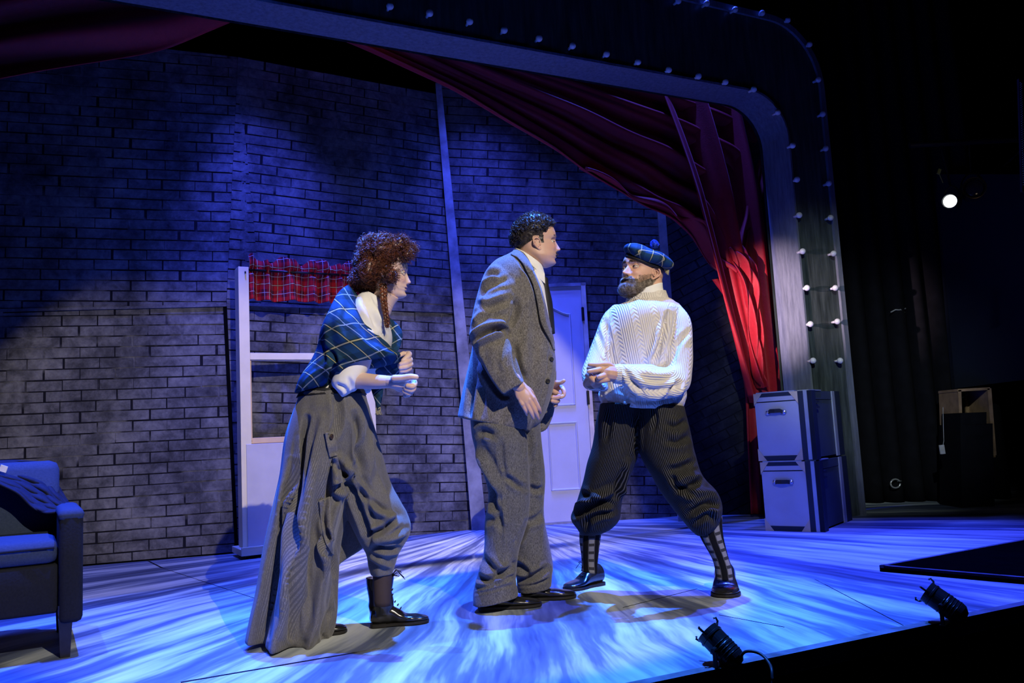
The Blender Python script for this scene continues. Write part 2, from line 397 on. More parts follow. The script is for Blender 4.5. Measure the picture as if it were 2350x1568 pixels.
g0, g1 = PL(515, 702, w1p, W1A), PL(547, 1276, w1p, W1A)
nn = Vector((sin(radians(W1A)), -cos(radians(W1A)), 0)) * 0.012
sl = MB(); w_ = Vector((0.022, 0.006, 0))
sl.prism([g0 + nn - w_ * .4, g1 + nn - w_, g1 + nn + w_ * 1.2, g0 + nn + w_ * .6], None, -nn * 2); tag(sl.obj('trim_3', gapm), kind='structure')
ledge = MB(); l0, l1 = PL(-60, 715, w1p, W1A) , PL(1050, 706, w2p, a2)
lm = PL(572, 700, w1p, W1A)
for p, q in ((l0, lm), (lm, PL(1047, 716, w2p, a2))):
    ledge.bar(p + Vector((0, -0.012, 0)), q + Vector((0, -0.012, 0)), 0.012, 0.02, (0, 0, 1))
tag(ledge.obj('trim_4', M['brick']), kind='structure')

# ------------------------------------------------------------------ door in the back flat
D3 = lambda u, z, d: Vector((w3p[0], w3p[1], 0)) + W3U * u + W3N * d + Vector((0, 0, z))
def d3box(mb, u0, u1, z0, z1, d0, d1, bev=0.0):
    c = D3((u0 + u1) / 2, (z0 + z1) / 2, (d0 + d1) / 2)
    return mb.box(c, (abs(u1 - u0), abs(d1 - d0), abs(z1 - z0)), Matrix.Rotation(radians(a3), 3, 'Z'), bev)
door = d3box(MB(), dl + .03, dr - .045, 0.02, dtop - .03, -0.02, 0.015).obj('door_1', M['door']); tag(door, kind='structure')
fr = MB(); d3box(fr, dr - .043, dr - .004, 0, dtop, -0.01, 0.03); d3box(fr, dl + .002, dl + .028, 0, dtop, -0.01, 0.03); fr.obj('door_frame', M['door_jamb'], door)
hd = MB(); d3box(hd, dl, dr, dtop - .028, dtop, -.01, .03); hd.obj('lintel', M['batten'], door)
th = MB(); d3box(th, dl, dr, 0.0, 0.02, -.02, .03); th.obj('threshold', M['batten'], door)
for z in (0.3, 1.0, 1.73):
    h = MB(); d3box(h, dr - .052, dr - .030, z, z + .12, 0.015, 0.034, 0.003); h.tube([D3(dr - .043, z, .036), D3(dr - .043, z + .12, .036)], 0.007, 8); h.obj('hinge', M['metal_dark'], door)
def moulding(mb, pts, w=0.022, h=0.010):
    """raised frame round a sunk panel: closed ring following pts (u, z)"""
    n = len(pts); cu = sum(p[0] for p in pts) / n; cz = sum(p[1] for p in pts) / n
    rings = []
    for s_, d in ((0.0, 0.015), (0.25, 0.015 + h), (0.55, 0.015 + h * .8), (1.0, 0.008)):
        ring = []
        for i, (u, z) in enumerate(pts):
            p0_, p1_ = pts[i - 1], pts[(i + 1) % n]
            e1_ = Vector((u - p0_[0], z - p0_[1])).normalized(); e2_ = Vector((p1_[0] - u, p1_[1] - z)).normalized()
            nrm = Vector((-(e1_.y + e2_.y), e1_.x + e2_.x)); nrm.normalize(); k = 1 / max(0.4, nrm.dot(Vector((-e1_.y, e1_.x))))
            ring.append(D3(u + nrm.x * w * s_ * k, z + nrm.y * w * s_ * k, d))
        rings.append(ring)
    V = [v for r_ in rings for v in r_]; F = []
    for a_ in range(3):
        for i in range(n): F.append((a_ * n + i, a_ * n + (i + 1) % n, (a_ + 1) * n + (i + 1) % n, (a_ + 1) * n + i))
    mb.add(V, F)
ul, ur = dl + .12, dr - .15
def arch_top(u0, u1, z0, z1, rise):
    pts = [(u0, z0), (u1, z0), (u1, z1)]
    for i in range(1, 12):
        t = i / 12; pts.append((u1 + (u0 - u1) * t, z1 + rise * (0.5 - 0.5 * cos(2 * pi * t)) ** 0.8))
    pts.append((u0, z1)); return pts
um = (ul + ur) / 2
for u0, u1, sg in ((ul, um - .035, 1), (um + .035, ur, -1)):
    pan = MB()
    rise = []
    pts = [(u0, 1.0), (u1, 1.0)]
    for i in range(9):
        t = i / 8; u = u1 + (u0 - u1) * t; lo, hi = 1.80, 1.90
        f = (0.5 - 0.5 * cos(pi * (t if sg < 0 else 1 - t)))
        pts.append((u, lo + (hi - lo) * f))
    moulding(pan, pts); pan.obj('door_panel', M['door'], door)
    pan = MB(); moulding(pan, [(u0, 0.28), (u1, 0.28), (u1, 0.86), (u0, 0.86)]); pan.obj('door_panel', M['door'], door)

# ------------------------------------------------------------------ proscenium arch with bulbs
AP = P(1850, 890, 6.5); AANG = 27.0
AU = Vector((cos(radians(AANG)), sin(radians(AANG)), 0)); AN = Vector((sin(radians(AANG)), -cos(radians(AANG)), 0))
APb = Vector((AP.x, AP.y, 0))
AW = lambda u, z, d: APb + AU * u + Vector((0, 0, z)) + AN * d
def auz(px, py): q = PL(px, py, (AP.x, AP.y), AANG); return (AU.dot(q - APb), q.z)
pin = [auz(1858, 880), auz(1840, 661), auz(1822, 480), auz(1812, 340), auz(1795, 275), auz(1768, 240), auz(1735, 222), auz(1698, 212), auz(1500, 162), auz(1157, 93), auz(900, 47), auz(640, 0)]
u_in = 0.02
zin = 3.37
inner = [(0.035, 0.0), (0.035, 2.6), (0.035, 3.0)]
cu_, cz_, rr = 0.035 - 0.36, zin - 0.36, 0.36
for i in range(0, 13):
    a_ = pi / 2 * i / 12; inner.append((cu_ + rr * cos(a_), cz_ + rr * sin(a_)))
inner += [(-1.2, zin), (-2.4, zin), (-3.6, zin), (-5.5, zin)]
uo = 0.50; zo = 4.06
outer = [(uo, 0.0), (uo, 2.6), (uo, 3.3)]
r2 = 0.55
for i in range(0, 13):
    a_ = pi / 2 * i / 12; outer.append((uo - r2 + r2 * cos(a_), zo - r2 + r2 * sin(a_)))
outer += [(-1.2, zo), (-2.4, zo), (-3.6, zo), (-5.5, zo)]
def arch_strip(ring_a, ring_b, da, db):
    V = [AW(u, z, da) for u, z in ring_a] + [AW(u, z, db) for u, z in ring_b]; n = len(ring_a)
    return V, [(i, i + 1, n + i + 1, n + i) for i in range(n - 1)]
mface = NG('arch_grey_green', 0.45, 0.4); p_ = mface.objco()
nz = mface.noise(mface.scale(p_, 9, 9, 0.8), 3, 5, 0.7)
mface.color(mface.ramp(nz, [(0.3, (0.018, 0.024, 0.024)), (0.55, (0.055, 0.068, 0.066)), (0.75, (0.10, 0.118, 0.112))]))
mrev = NG('arch_edge_paint', 0.6, 0.3); nz = mrev.noise(mrev.scale(mrev.objco(), 12, 12, 1.5), 3, 5, 0.7)
mrev.color(mrev.ramp(nz, [(0.3, (0.08, 0.09, 0.12)), (0.7, (0.17, 0.185, 0.23))]))
arch = MB()
f_in = [(u + 0.012, z) if i < 3 else (u, z) for i, (u, z) in enumerate(inner)]
V, F = arch_strip(inner, outer, 0.0, 0.0); arch.add(V, F)
V, F = arch_strip(outer, outer, 0.0, -0.30); arch.add(V, F)
V, F = arch_strip(inner, outer, -0.30, -0.30); arch.add(V, F)
aobj = arch.obj('proscenium_arch', mface.m); tag(aobj, 'tall dark grey proscenium arch with rounded corner, standing behind the stacked trunks', 'arch')
rv = MB(); V, F = arch_strip(inner, inner, 0.02, -0.27); rv.add(V, F)
def inset(ring, d):
    out = []
    for i, (u, z) in enumerate(ring):
        a_ = ring[max(0, i - 1)]; b_ = ring[min(len(ring) - 1, i + 1)]; t = Vector((b_[0] - a_[0], b_[1] - a_[1])).normalized()
        out.append((u + t.y * d, z - t.x * d))
    return out
i2 = inset(inner, 0.018); V, F = arch_strip(inner, i2, 0.02, 0.02); rv.add(V, F); V, F = arch_strip(i2, i2, 0.02, 0.0); rv.add(V, F)
V, F = arch_strip(inner, i2, -0.27, -0.27); rv.add(V, F)
rv.obj('arch_reveal', mrev.m, aobj, smooth=False)
o1 = inset(outer, -0.05); o2 = inset(outer, -0.0)
mo = MB(); V, F = arch_strip(o1, o2, 0.022, 0.022); mo.add(V, F); V, F = arch_strip(o1, o1, 0.022, 0.0); mo.add(V, F); V, F = arch_strip(o2, o2, 0.022, -0.02); mo.add(V, F)
mo.obj('arch_moulding', mrev.m, aobj)
bulb_m = NG('frosted_bulb', 0.25, 0.5, (0.62, 0.62, 0.64)).m
bulbs = [(895,14),(986,30),(1078,49),(1157,69),(1237,88),(1314,105),(1392,124),(1464,142),(1535,160),(1603,175),(1665,188),(1730,205),(1785,258),(1819,334),(1829,412),(1834,494),(1842,577),(1852,661),(1860,744),(1866,828),
 (1557,2),(1622,8),(1687,22),(1749,30),(1808,46),(1858,102),(1878,183),(1888,262),(1895,341),(1902,421),(1906,500),(1913,582),(1917,661),(1922,738),(1928,828)]
bme = None
for bx_, by_ in bulbs:
    q = PL(bx_, by_, (APb + AN * 0.055)[:2], AANG)
    if bme is None:
        b = MB(); Mx = Matrix.Identity(4); pr = [(0.010, -0.055), (0.010, -0.035), (0.012, -0.026)] + [(0.024 * sin(t), 0.024 * -cos(t)) for t in [0.45 + (pi - 0.5) * i / 12 for i in range(13)]]
        rot = AN.to_track_quat('Z', 'Y').to_matrix().to_4x4(); b.lathe(pr, rot, 20)
        bo = b.obj('bulb', bulb_m, aobj, smooth=True); bme = bo.data
    else:
        bo = bpy.data.objects.new('bulb', bme); COL.objects.link(bo); bo.parent = aobj
    bo.location = q

# out-of-view shutter blade, added to cut off the top of the key beam
kd = (Vector((-0.52, 4.28, 0)) - Vector((2.3, -1.6, 0))).normalized(); kp = Vector((2.3, -1.6, 4.4)); ks = Vector((-kd.y, kd.x, 0)); kz = kp.z - .4 * math.tan(radians(15.2))
bl_ = MB(); bl_.prism([kp + kd * .4 - ks * .32 + Vector((0, 0, kz - kp.z)), kp + kd * .4 + ks * .32 + Vector((0, 0, kz - kp.z)), kp + kd * .4 + ks * .32 + Vector((0, 0, .3)), kp + kd * .4 - ks * .32 + Vector((0, 0, .3))], None, kd * .004)
bl_.tube([kp + kd * .4 + Vector((0, 0, .28)), kp + kd * .4 + Vector((0, 0, 4.66))], .012, 8)
so_ = bl_.obj('key_blocker', M['black']); tag(so_, kind='structure')
# ------------------------------------------------------------------ cloth sheets
def cr(pts, n):
    """Catmull-Rom through rows of numbers, n samples over the whole"""
    A_ = np.array([list(p) for p in pts], float); k = len(A_)
    A_ = np.vstack([2 * A_[0] - A_[1], A_, 2 * A_[-1] - A_[-2]])
    t = np.linspace(0, k - 1 - 1e-9, n); i = t.astype(int); f = (t - i)[:, None]
    p0, p1, p2, p3 = A_[i], A_[i + 1], A_[i + 2], A_[i + 3]
    return 0.5 * (2 * p1 + (p2 - p0) * f + (2 * p0 - 5 * p1 + 4 * p2 - p3) * f ** 2 + (3 * p1 - p0 - 3 * p2 + p3) * f ** 3)
def gridF(m, n, wrap=False):
    F = []
    for i in range(m - 1):
        for j in range(n if wrap else n - 1): F.append((i * n + j, i * n + (j + 1) % n, (i + 1) * n + (j + 1) % n, (i + 1) * n + j))
    return F
velvet = NG('red_velvet', 0.6, 0.3); nz = velvet.noise(velvet.objco(), 25, 4, 0.7)
velvet.color(velvet.mix(nz, (0.22, 0.003, 0.008), (0.42, 0.010, 0.024)))
velvet.b.inputs['Sheen Weight'].default_value = 0.3; velvet.b.inputs['Sheen Roughness'].default_value = 0.35
velvet.b.inputs['Sheen Tint'].default_value = (1, 0.35, 0.4, 1)
velvet.bump(velvet.noise(velvet.objco(), 90, 3, 0.7), 0.35, 0.004)
CP = (APb - AN * 0.58)
def cpt(px, py, d): q = PL(px, py, (CP.x, CP.y), AANG); return q + AN * d
def sheet(name, low, top, ns, nt, disp, parent, mat=velvet.m, thick=0.006):
    """low/top: pixel curves; disp(s, t) -> offset towards the house in metres, plus pixel wobble"""
    lo, hi = cr(low, ns), cr(top, ns); V = []
    for i in range(ns):
        for j in range(nt):
            s, t = i / (ns - 1), j / (nt - 1); q = lo[i] * (1 - t) + hi[i] * t
            d = disp(s, t); V.append(cpt(q[0], q[1], d))
    o = mobj(name, V, gridF(ns, nt), mat, parent, True)
    so_ = o.modifiers.new('t', 'SOLIDIFY'); so_.thickness = thick
    return o
cur = empty('stage_curtain', AW(-0.1, 0, -0.45)); tag(cur, 'red velvet stage curtain swagged across the arch and gathered behind the trunks on the right', 'curtain')
def d_swag(s, t):
    k = 1 - 0.55 * s
    w_ = 0.055 * (0.35 + s) * sin(2 * pi * (5.5 * t ** 0.75 + 0.6 * s) + 1.2 * sin(3 * s)) + 0.02 * sin(2 * pi * (13 * t + 2 * s)) * (0.3 + s)
    return w_ + 0.10 * math.exp(-(t / 0.05) ** 2) * 0.3 + 0.03 * noise.noise(Vector((s * 9, t * 7, 0)))
low = [(430, -10), (600, 30), (800, 98), (1000, 192), (1120, 258), (1250, 335), (1340, 396), (1420, 441), (1475, 476), (1530, 498), (1562, 516), (1590, 540), (1618, 580), (1640, 612), (1662, 628)]
top = [(500, -160), (700, -60), (900, 20), (1060, 60), (1230, 100), (1400, 135), (1540, 170), (1660, 200), (1740, 230), (1780, 260), (1790, 300), (1780, 360), (1760, 430), (1720, 520), (1694, 620)]
sheet('swag', low, top, 260, 110, d_swag, cur)
def d_ruff(s, t): return 0.09 - .16 * t + 0.05 * sin(2 * pi * (3.2 * s + 0.6 * t)) * (1 - t * .6) + 0.02 * sin(2 * pi * 2.2 * t)
sheet('swag_ruffle', [(1330, 398), (1400, 432), (1452, 462), (1500, 488), (1548, 510), (1582, 512), (1605, 545), (1640, 600), (1664, 634)],
      [(1340, 380), (1410, 405), (1470, 425), (1530, 422), (1552, 444), (1578, 480), (1600, 470), (1650, 560), (1690, 600)], 160, 40, d_ruff, cur)
def d_leg(s, t):
    if t > .62: k_ = (t - .62) / .38
    else: k_ = 0
    return -.12 * k_ ** 1.5 + 0.085 + 0.075 * sin(2 * pi * (4.6 * s + 0.25 * t)) * (0.45 + 0.9 * abs(t - 0.30)) + 0.018 * sin(2 * pi * 11 * s + 4 * t)
sheet('leg_drape', [(1700, 912), (1718, 925), (1745, 930), (1772, 930), (1800, 925), (1830, 925), (1866, 925)], [(1500, 180), (1570, 190), (1640, 205), (1700, 225), (1750, 255), (1790, 300), (1812, 380)], 170, 120, d_leg, cur)
def d_tail(s, t): return 0.16 - .10 * max(0, s - .8) * 5 + 0.045 * sin(2 * pi * (2.0 * s + 1.6 * t)) + 0.02 * sin(2 * pi * 4.3 * t + 5 * s)
sheet('tail', [(1712, 895), (1704, 870), (1698, 800), (1684, 720), (1670, 650), (1660, 600), (1650, 575)], [(1724, 892), (1716, 850), (1712, 790), (1708, 720), (1716, 660), (1694, 610), (1690, 570)], 140, 36, d_tail, cur)
lowb = [(1640, 640), (1672, 690), (1690, 760), (1700, 830), (1712, 900), (1716, 1000), (1724, 1180)]; topb = [(1800, 640), (1815, 690), (1825, 760), (1835, 830), (1850, 900), (1856, 1000), (1866, 1180)]
sheet('back_drape', lowb, topb, 60, 70, lambda s, t: -0.03 + 0.03 * sin(2 * pi * 7 * t + s), cur)
def d_ls(s, t): return 0.05 * sin(2 * pi * (4 * t + s))
sheet('swag', [(-260, 245), (-120, 215), (0, 190), (120, 163), (240, 137), (372, 108), (480, 66), (600, 20)], [(-260, -60), (-120, -110), (0, -170), (120, -220), (240, -260), (372, -300), (480, -320), (600, -330)], 120, 60, d_ls, cur)

# ------------------------------------------------------------------ window unit with tartan valance
WA = 30.0; WO = G(577, 1284) + Vector((-.085, .075, 0)); WU = Vector((cos(radians(WA)), sin(radians(WA)), 0)); WN = Vector((sin(radians(WA)), -cos(radians(WA)), 0))
def wu_(px, py): q = PL(px, py, (WO.x, WO.y), WA); return (WU.dot(q - WO), q.z)
unit = empty('window_frame_unit', WO, 0); tag(unit, 'pale wooden free-standing window frame with boarded lower half, behind the woman in the shawl', 'window frame')
WR = Matrix.Rotation(radians(WA), 3, 'Z')
def wbox(mb, u0, u1, z0, z1, d0, d1, bev=0.003):
    c = WO + WU * (u0 + u1) / 2 + WN * (d0 + d1) / 2 + Vector((0, 0, (z0 + z1) / 2)); return mb.box(c, (u1 - u0, abs(d1 - d0), z1 - z0), WR, bev)
zt_ = wu_(555, 612)[1]; uR = wu_(866, 1060)[0]; ztr = wu_(640, 817)[1]; zb = wu_(610, 1011)[1]; DP = 0.13
for u0 in (0.0, uR - 0.075):
    m_ = MB(); wbox(m_, u0, u0 + 0.075, 0.07, zt_, -DP, 0); m_.obj('post', M['wood_pale'], unit)
m_ = MB(); wbox(m_, 0.075, uR - .075, ztr - .028, ztr + .022, -DP, 0); m_.obj('transom', M['wood_pale'], unit)
m_ = MB(); wbox(m_, 0.075, uR - .075, zb - .02, zb + .022, -DP, -.03); m_.obj('sill', M['wood_raw'], unit)
wbox(MB(), 0.075, 0.087, zb, ztr, -.09, -.02).obj('inner_stile', M['wood_raw'], unit); wbox(MB(), uR - .087, uR - .075, zb, ztr, -.09, -.02).obj('inner_stile', M['wood_raw'], unit)
m_ = MB(); wbox(m_, 0.035, uR - .04, 0.07, zb - .022, -.02, 0.006); m_.obj('lower_panel', M['panel_white'], unit)
m_ = MB(); wbox(m_, -0.03, uR + .03, 0.025, 0.07, -.22, 0.10); wbox(m_, -0.03, uR + .03, 0.07, 0.085, .085, .10); m_.obj('base', M['wood_pale'], unit)
for u0 in (0.02, uR - 0.02):
    for d_ in (-.2, .05): MB().cyl(WO + WU * (u0 - .012) + WN * d_ + Vector((0, 0, .0155)), WO + WU * (u0 + .012) + WN * d_ + Vector((0, 0, .0155)), .0155, n=14).obj('castor', M['metal_dark'], unit)
tart = NG('red_tartan', 0.85, 0.15)
def tartan(g, vec, base, dark, dark2, l1, l2, f, off=0.0, wide=0.19):
    u, v, _ = g.xyz(vec)
    cu = g.band(u, f, off, wide, .02); cv = g.band(v, f, off, wide, .02)
    half = g.ma('MULTIPLY', g.ma('ADD', cu, cv), 0.5)
    c = g.mix(half, base, dark)
    k = g.ma('MULTIPLY', g.ma('ADD', g.band(u, f, off + .5, .05, .01), g.band(v, f, off + .5, .05, .01)), 0.5)
    c = g.mix(k, c, dark2)
    a = g.ma('MAXIMUM', g.band(u, f, off + .5, .013, .008), g.band(v, f, off + .5, .013, .008)); c = g.mix(g.ma('MULTIPLY', a, .85), c, l1)
    b = g.ma('MAXIMUM', g.band(u, f, off, .012, .008), g.band(v, f, off, .012, .008)); return g.mix(g.ma('MULTIPLY', b, .75), c, l2)
tart.color(tartan(tart, tart.attr('pat'), (0.50, 0.012, 0.02), (0.09, 0.006, 0.015), (0.012, 0.01, 0.02), (0.62, 0.50, 0.30), (0.45, 0.42, 0.5), 7.5))
tart.bump(tart.noise(tart.attr('pat'), 160, 2), 0.3, 0.003)
val = empty('tartan_valance', WO + WU * .08 + Vector((0, 0, 1.9))); tag(val, 'short red tartan curtain gathered on a black rod across the top of the window frame', 'curtain')
ua, ub = 0.077, uR - 0.077; zrod = wu_(640, 622)[1]; zlow = wu_(640, 688)[1]; zup = wu_(640, 594)[1]
V = []; A_ = []; nu, nv = 330, 44
for i in range(nu):
    s = i / (nu - 1); u = ua + (ub - ua) * s
    ph = 2 * pi * (6.2 * s + 0.25 * sin(9 * s)); top_ = zup + 0.022 * sin(2 * pi * 3.4 * s + 1.1) + 0.012 * sin(2 * pi * 8 * s)
    for j in range(nv):
        t = j / (nv - 1)
        z = zlow + (top_ - zlow) * t; tr = (zrod - zlow) / (top_ - zlow)
        amp = 0.042 * (0.6 + 0.5 * (1 - t)) if t < tr - .06 else (0.012 if abs(t - tr) < .06 else 0.026)
        d = -.045 + amp * sin(ph) + 0.010 * sin(2.3 * ph + 3 * t) - 0.012 * noise.noise(Vector((s * 30, t * 4, 0)))
        if t > tr: d += 0.022 * sin((t - tr) / (1 - tr) * pi)
        V.append(WO + WU * (u + .008 * cos(ph)) + WN * d + Vector((0, 0, z + .004 * sin(ph * .5)))); A_.append((s * 1.55, z, 0))
o = mobj('curtain_cloth', V, gridF(nu, nv), tart.m, val, True, attr={'pat': A_}); o.modifiers.new('t', 'SOLIDIFY').thickness = 0.003
m_ = MB(); m_.tube([WO + WU * (ua - .05) + WN * -.03 + Vector((0, 0, zrod + .004)), WO + WU * (ub + .03) + WN * -.03 + Vector((0, 0, zrod))], 0.008, 10)
for uu in (ua - .05,): m_.ball(WO + WU * uu + WN * -.03 + Vector((0, 0, zrod + .004)), .013); m_.tube([WO + WU * (uu + .03) + WN * -.03 + Vector((0, 0, zrod)), WO + WU * (uu + .02) + WN * .015 + Vector((0, 0, zrod - .03))], .006, 8)
m_.obj('curtain_rod', M['metal_dark'], val, True)

# ------------------------------------------------------------------ stacked trunks
tw = plain('trunk_blue_grey', (0.46, 0.48, 0.58), 0.6, 0.3, 0.05, 6); td = plain('trunk_edge_navy', (0.018, 0.026, 0.05), 0.6, 0.3, 0.1, 6)
tside = plain('trunk_side_grey', (0.045, 0.06, 0.09), 0.65, 0.3, 0.1, 5); tstrip = plain('trunk_metal_strip', (0.42, 0.46, 0.54), 0.35, 0.5, 0.1, 9, 0.3)
tcor = plain('trunk_corner_tan', (0.62, 0.50, 0.36), 0.6, 0.3, 0.1, 9)
TN = G(1893, 1222); ta = Vector((-0.80, 0.60, 0)); tb_ = Vector((0.66, 0.75, 0)).normalized(); tb_ = Vector((0.60, 0.80, 0))
def trunk(z0, h, off, label):
    o = TN + off; t = empty('storage_trunk', (o + ta * .18 + tb_ * .36 + Vector((0, 0, z0)))); tag(t, label, 'trunk', None)
    LA, LB = 0.415, 0.74
    def bx(mb, a0, a1, b0, b1, z_0, z_1, bev=0.0):
        c = o + ta * (a0 + a1) / 2 + tb_ * (b0 + b1) / 2 + Vector((0, 0, z0 + (z_0 + z_1) / 2))
        return mb.box(c, (a1 - a0, b1 - b0, z_1 - z_0), Matrix((ta, tb_, Vector((0, 0, 1)))).transposed(), bev)
    zl = h - .065
    bx(MB(), .03, LA - .012, .012, LB - .012, .012, zl - .003).obj('body', tside, t)
    bx(MB(), .026, LA - .008, .008, LB - .008, zl, h - .006).obj('lid', tside, t)
    # short end (faces the stage): blue-grey panels
    bx(MB(), .095, LA - .004, .006, .012, .035, zl - .006).obj('end_panel', tw, t)
    bx(MB(), .095, LA - .004, .004, .010, zl + .002, h - .032).obj('lid_panel', tw, t)
    bx(MB(), .06, LA, .003, .012, .0, .035).obj('edge_trim', td, t); bx(MB(), .06, LA, .003, .012, h - .032, h - .004).obj('edge_trim', td, t)
    bx(MB(), .055, .095, .0, .01, 0.0, h - .004).obj('corner_post', td, t)
    m = MB(); bx(m, -.002, .03, .0, .012, 0, h - .004); bx(m, -.003, .026, .0, .085, 0, h - .004); m.obj('corner_post', td, t)
    m = MB(); bx(m, .030, .055, -.004, .006, 0.002, h - .004); m.obj('metal_strip', tstrip, t)
    m = MB(); bx(m, .018, .028, LB - .19, LB - .13, 0.002, h - .004); m.obj('metal_strip', tstrip, t)
    m = MB(); bx(m, .018, .028, LB - .12, LB, 0.0, h - .004); m.obj('corner_post', td, t)
    bx(MB(), .02, .10, .015, .3, h - .004, h + .003).obj('top_board', tstrip, t); bx(MB(), LA - .3, LA - .02, .0, .05, h - .004, h + .004).obj('top_board', tstrip, t)
    for (ac, zc, sa, sz) in ((LA, h - .004, -1, -1), (.095, h - .004, 1, -1), (LA, 0.0, -1, 1), (.095, 0.0, 1, 1)):
        s_ = .062; p = [o + ta * ac + tb_ * -.001 + Vector((0, 0, z0 + zc)), o + ta * (ac + sa * s_) + tb_ * -.001 + Vector((0, 0, z0 + zc)), o + ta * ac + tb_ * -.001 + Vector((0, 0, z0 + zc + sz * s_ * 1.4))]
        MB().prism(p, None, tb_ * .012).obj('corner_bracket', tcor, t)
    hz = z0 + h * .70; hc = .26
    hm = MB(); pts = [(hc + .055, .0), (hc + .035, .012), (hc + .0, .020), (hc - .035, .012), (hc - .055, 0.0)]
    V_ = []
    for a_, d_ in pts:
        zz = hz + (.012 if abs(a_ - hc) < .04 else 0) * (1 if z0 > .3 else .3)
        for q_, e_ in ((-.014, 0), (.014, 0), (.014, .006), (-.014, .006)): V_.append(o + ta * a_ + tb_ * (-.002 - d_ - e_) + Vector((0, 0, zz + q_)))
    F_ = gridF(5, 4, True) + [(0, 1, 2, 3), (19, 18, 17, 16)]; hm.add(V_, F_); ho = hm.obj('handle', plain('black_leather', (0.015, 0.015, 0.02), 0.5, 0.4), t)
    for a_ in (hc + .058, hc - .058):
        c_ = o + ta * a_ + Vector((0, 0, hz)); rot = (-tb_).to_track_quat('Z', 'Y').to_matrix().to_4x4(); rot.translation = c_ - tb_ * -.002
        MB().lathe([(.018, 0), (.018, .008), (.014, .012), (.006, .012), (.005, .016), (.001, .017)], rot, 16).obj('handle_rivet', M['steel'], ho, True)
    bx(MB(), .0, .012, .10, .17, h - .09, h - .075).obj('catch', td, t); bx(MB(), .0, .012, .10, .17, h - .13, h - .115).obj('catch', td, t)
    return t
trunk(0.0, 0.487, Vector((0, 0, 0)), 'lower blue-grey storage trunk standing on the stage floor by the arch')
trunk(0.492, 0.487, Vector((-0.004, 0.01, 0)), 'upper blue-grey storage trunk stacked on top of the other one by the arch')

# ------------------------------------------------------------------ armchair and the jacket on it
fab = NG('blue_upholstery', 0.9, 0.1); c_ = fab.noise(fab.objco(), 120, 3)
fab.color(fab.mix(c_, (0.018, 0.03, 0.06), (0.04, 0.055, 0.10))); fab.bump(c_, 0.4, 0.002)
fabd = NG('dark_upholstery', 0.9, 0.1); c_ = fabd.noise(fabd.objco(), 120, 3)
fabd.color(fabd.mix(c_, (0.006, 0.007, 0.010), (0.016, 0.018, 0.024))); fabd.bump(c_, 0.4, 0.002)
CA = 30.0; CO = G(163, 1508); CU = Vector((cos(radians(CA)), sin(radians(CA)), 0)); CF = Vector((sin(radians(CA)), -cos(radians(CA)), 0)); CR = Matrix.Rotation(radians(CA), 3, 'Z')
chair = empty('armchair', CO - CU * .35 - CF * .3, 0); tag(chair, 'blue upholstered armchair with dark arms and legs, cut off at the left edge', 'armchair')
def cbx(mb, u0, u1, f0, f1, z0, z1, bev=0.02):
    """u along the front (0 at the right-hand front leg), f forward"""
    c = CO + CU * (u0 + u1) / 2 + CF * (f0 + f1) / 2 + Vector((0, 0, (z0 + z1) / 2)); return mb.box(c, (u1 - u0, f1 - f0, z1 - z0), CR, bev)
def subs(o, lv=2):
    m = o.modifiers.new('s', 'SUBSURF'); m.levels = lv; m.render_levels = lv; return o
for u0 in (-.045, -.70):
    a_ = cbx(MB(), u0, u0 + .085, -.60, .02, .13, .565, .022).obj('arm', fabd, chair, True)
    tp_ = MB(); cbx(tp_, u0 - .004, u0 + .089, -.60, .024, .525, .570, .02); tp_.obj('arm_top', fab, a_, True)
cbx(MB(), -.615, -.045, -.55, -.012, .36, .455, .035).obj('seat_cushion', fab, chair, True)
pp = MB(); pl_ = [CO + CU * u + CF * -.006 + Vector((0, 0, .425)) for u in (-.60, -.4, -.2, -.06)]; pp.tube(pl_, .005, 6); pp.obj('piping', fabd, chair)
cbx(MB(), -.615, -.045, -.55, -.02, .17, .36, .012).obj('seat_base', fabd, chair, True)
bk_ = cbx(MB(), -.64, -.03, -.62, -.50, .20, .765, .04)
for i, v in enumerate(bk_.V):
    v = Vector(v); z = v.z; bk_.V[i] = v - CF * max(0, z - .4) * .28
bk_.obj('backrest', fab, chair, True)
for (u0, f0, tag_) in ((-.02, .0, 'f'), (-.02, -.52, 'r'), (-.66, .0, 'f'), (-.66, -.52, 'r')):
    p = CO + CU * u0 + CF * (f0 - .02); q = p + Vector((0, 0, .2))
    if tag_ == 'r': p = p - CF * .04
    l = MB(); c1 = p; c2 = q; V_ = []
    for c_, s_ in ((c1, .017), (c2, .027)):
        for a_, b_ in ((-1, -1), (1, -1), (1, 1), (-1, 1)): V_.append(c_ + CU * s_ * a_ + CF * s_ * b_)
    l.add(V_, [(3, 2, 1, 0), (4, 5, 6, 7)] + [(i, (i + 1) % 4, (i + 1) % 4 + 4, i + 4) for i in range(4)]); l.obj('leg', M['metal_dark'], chair)
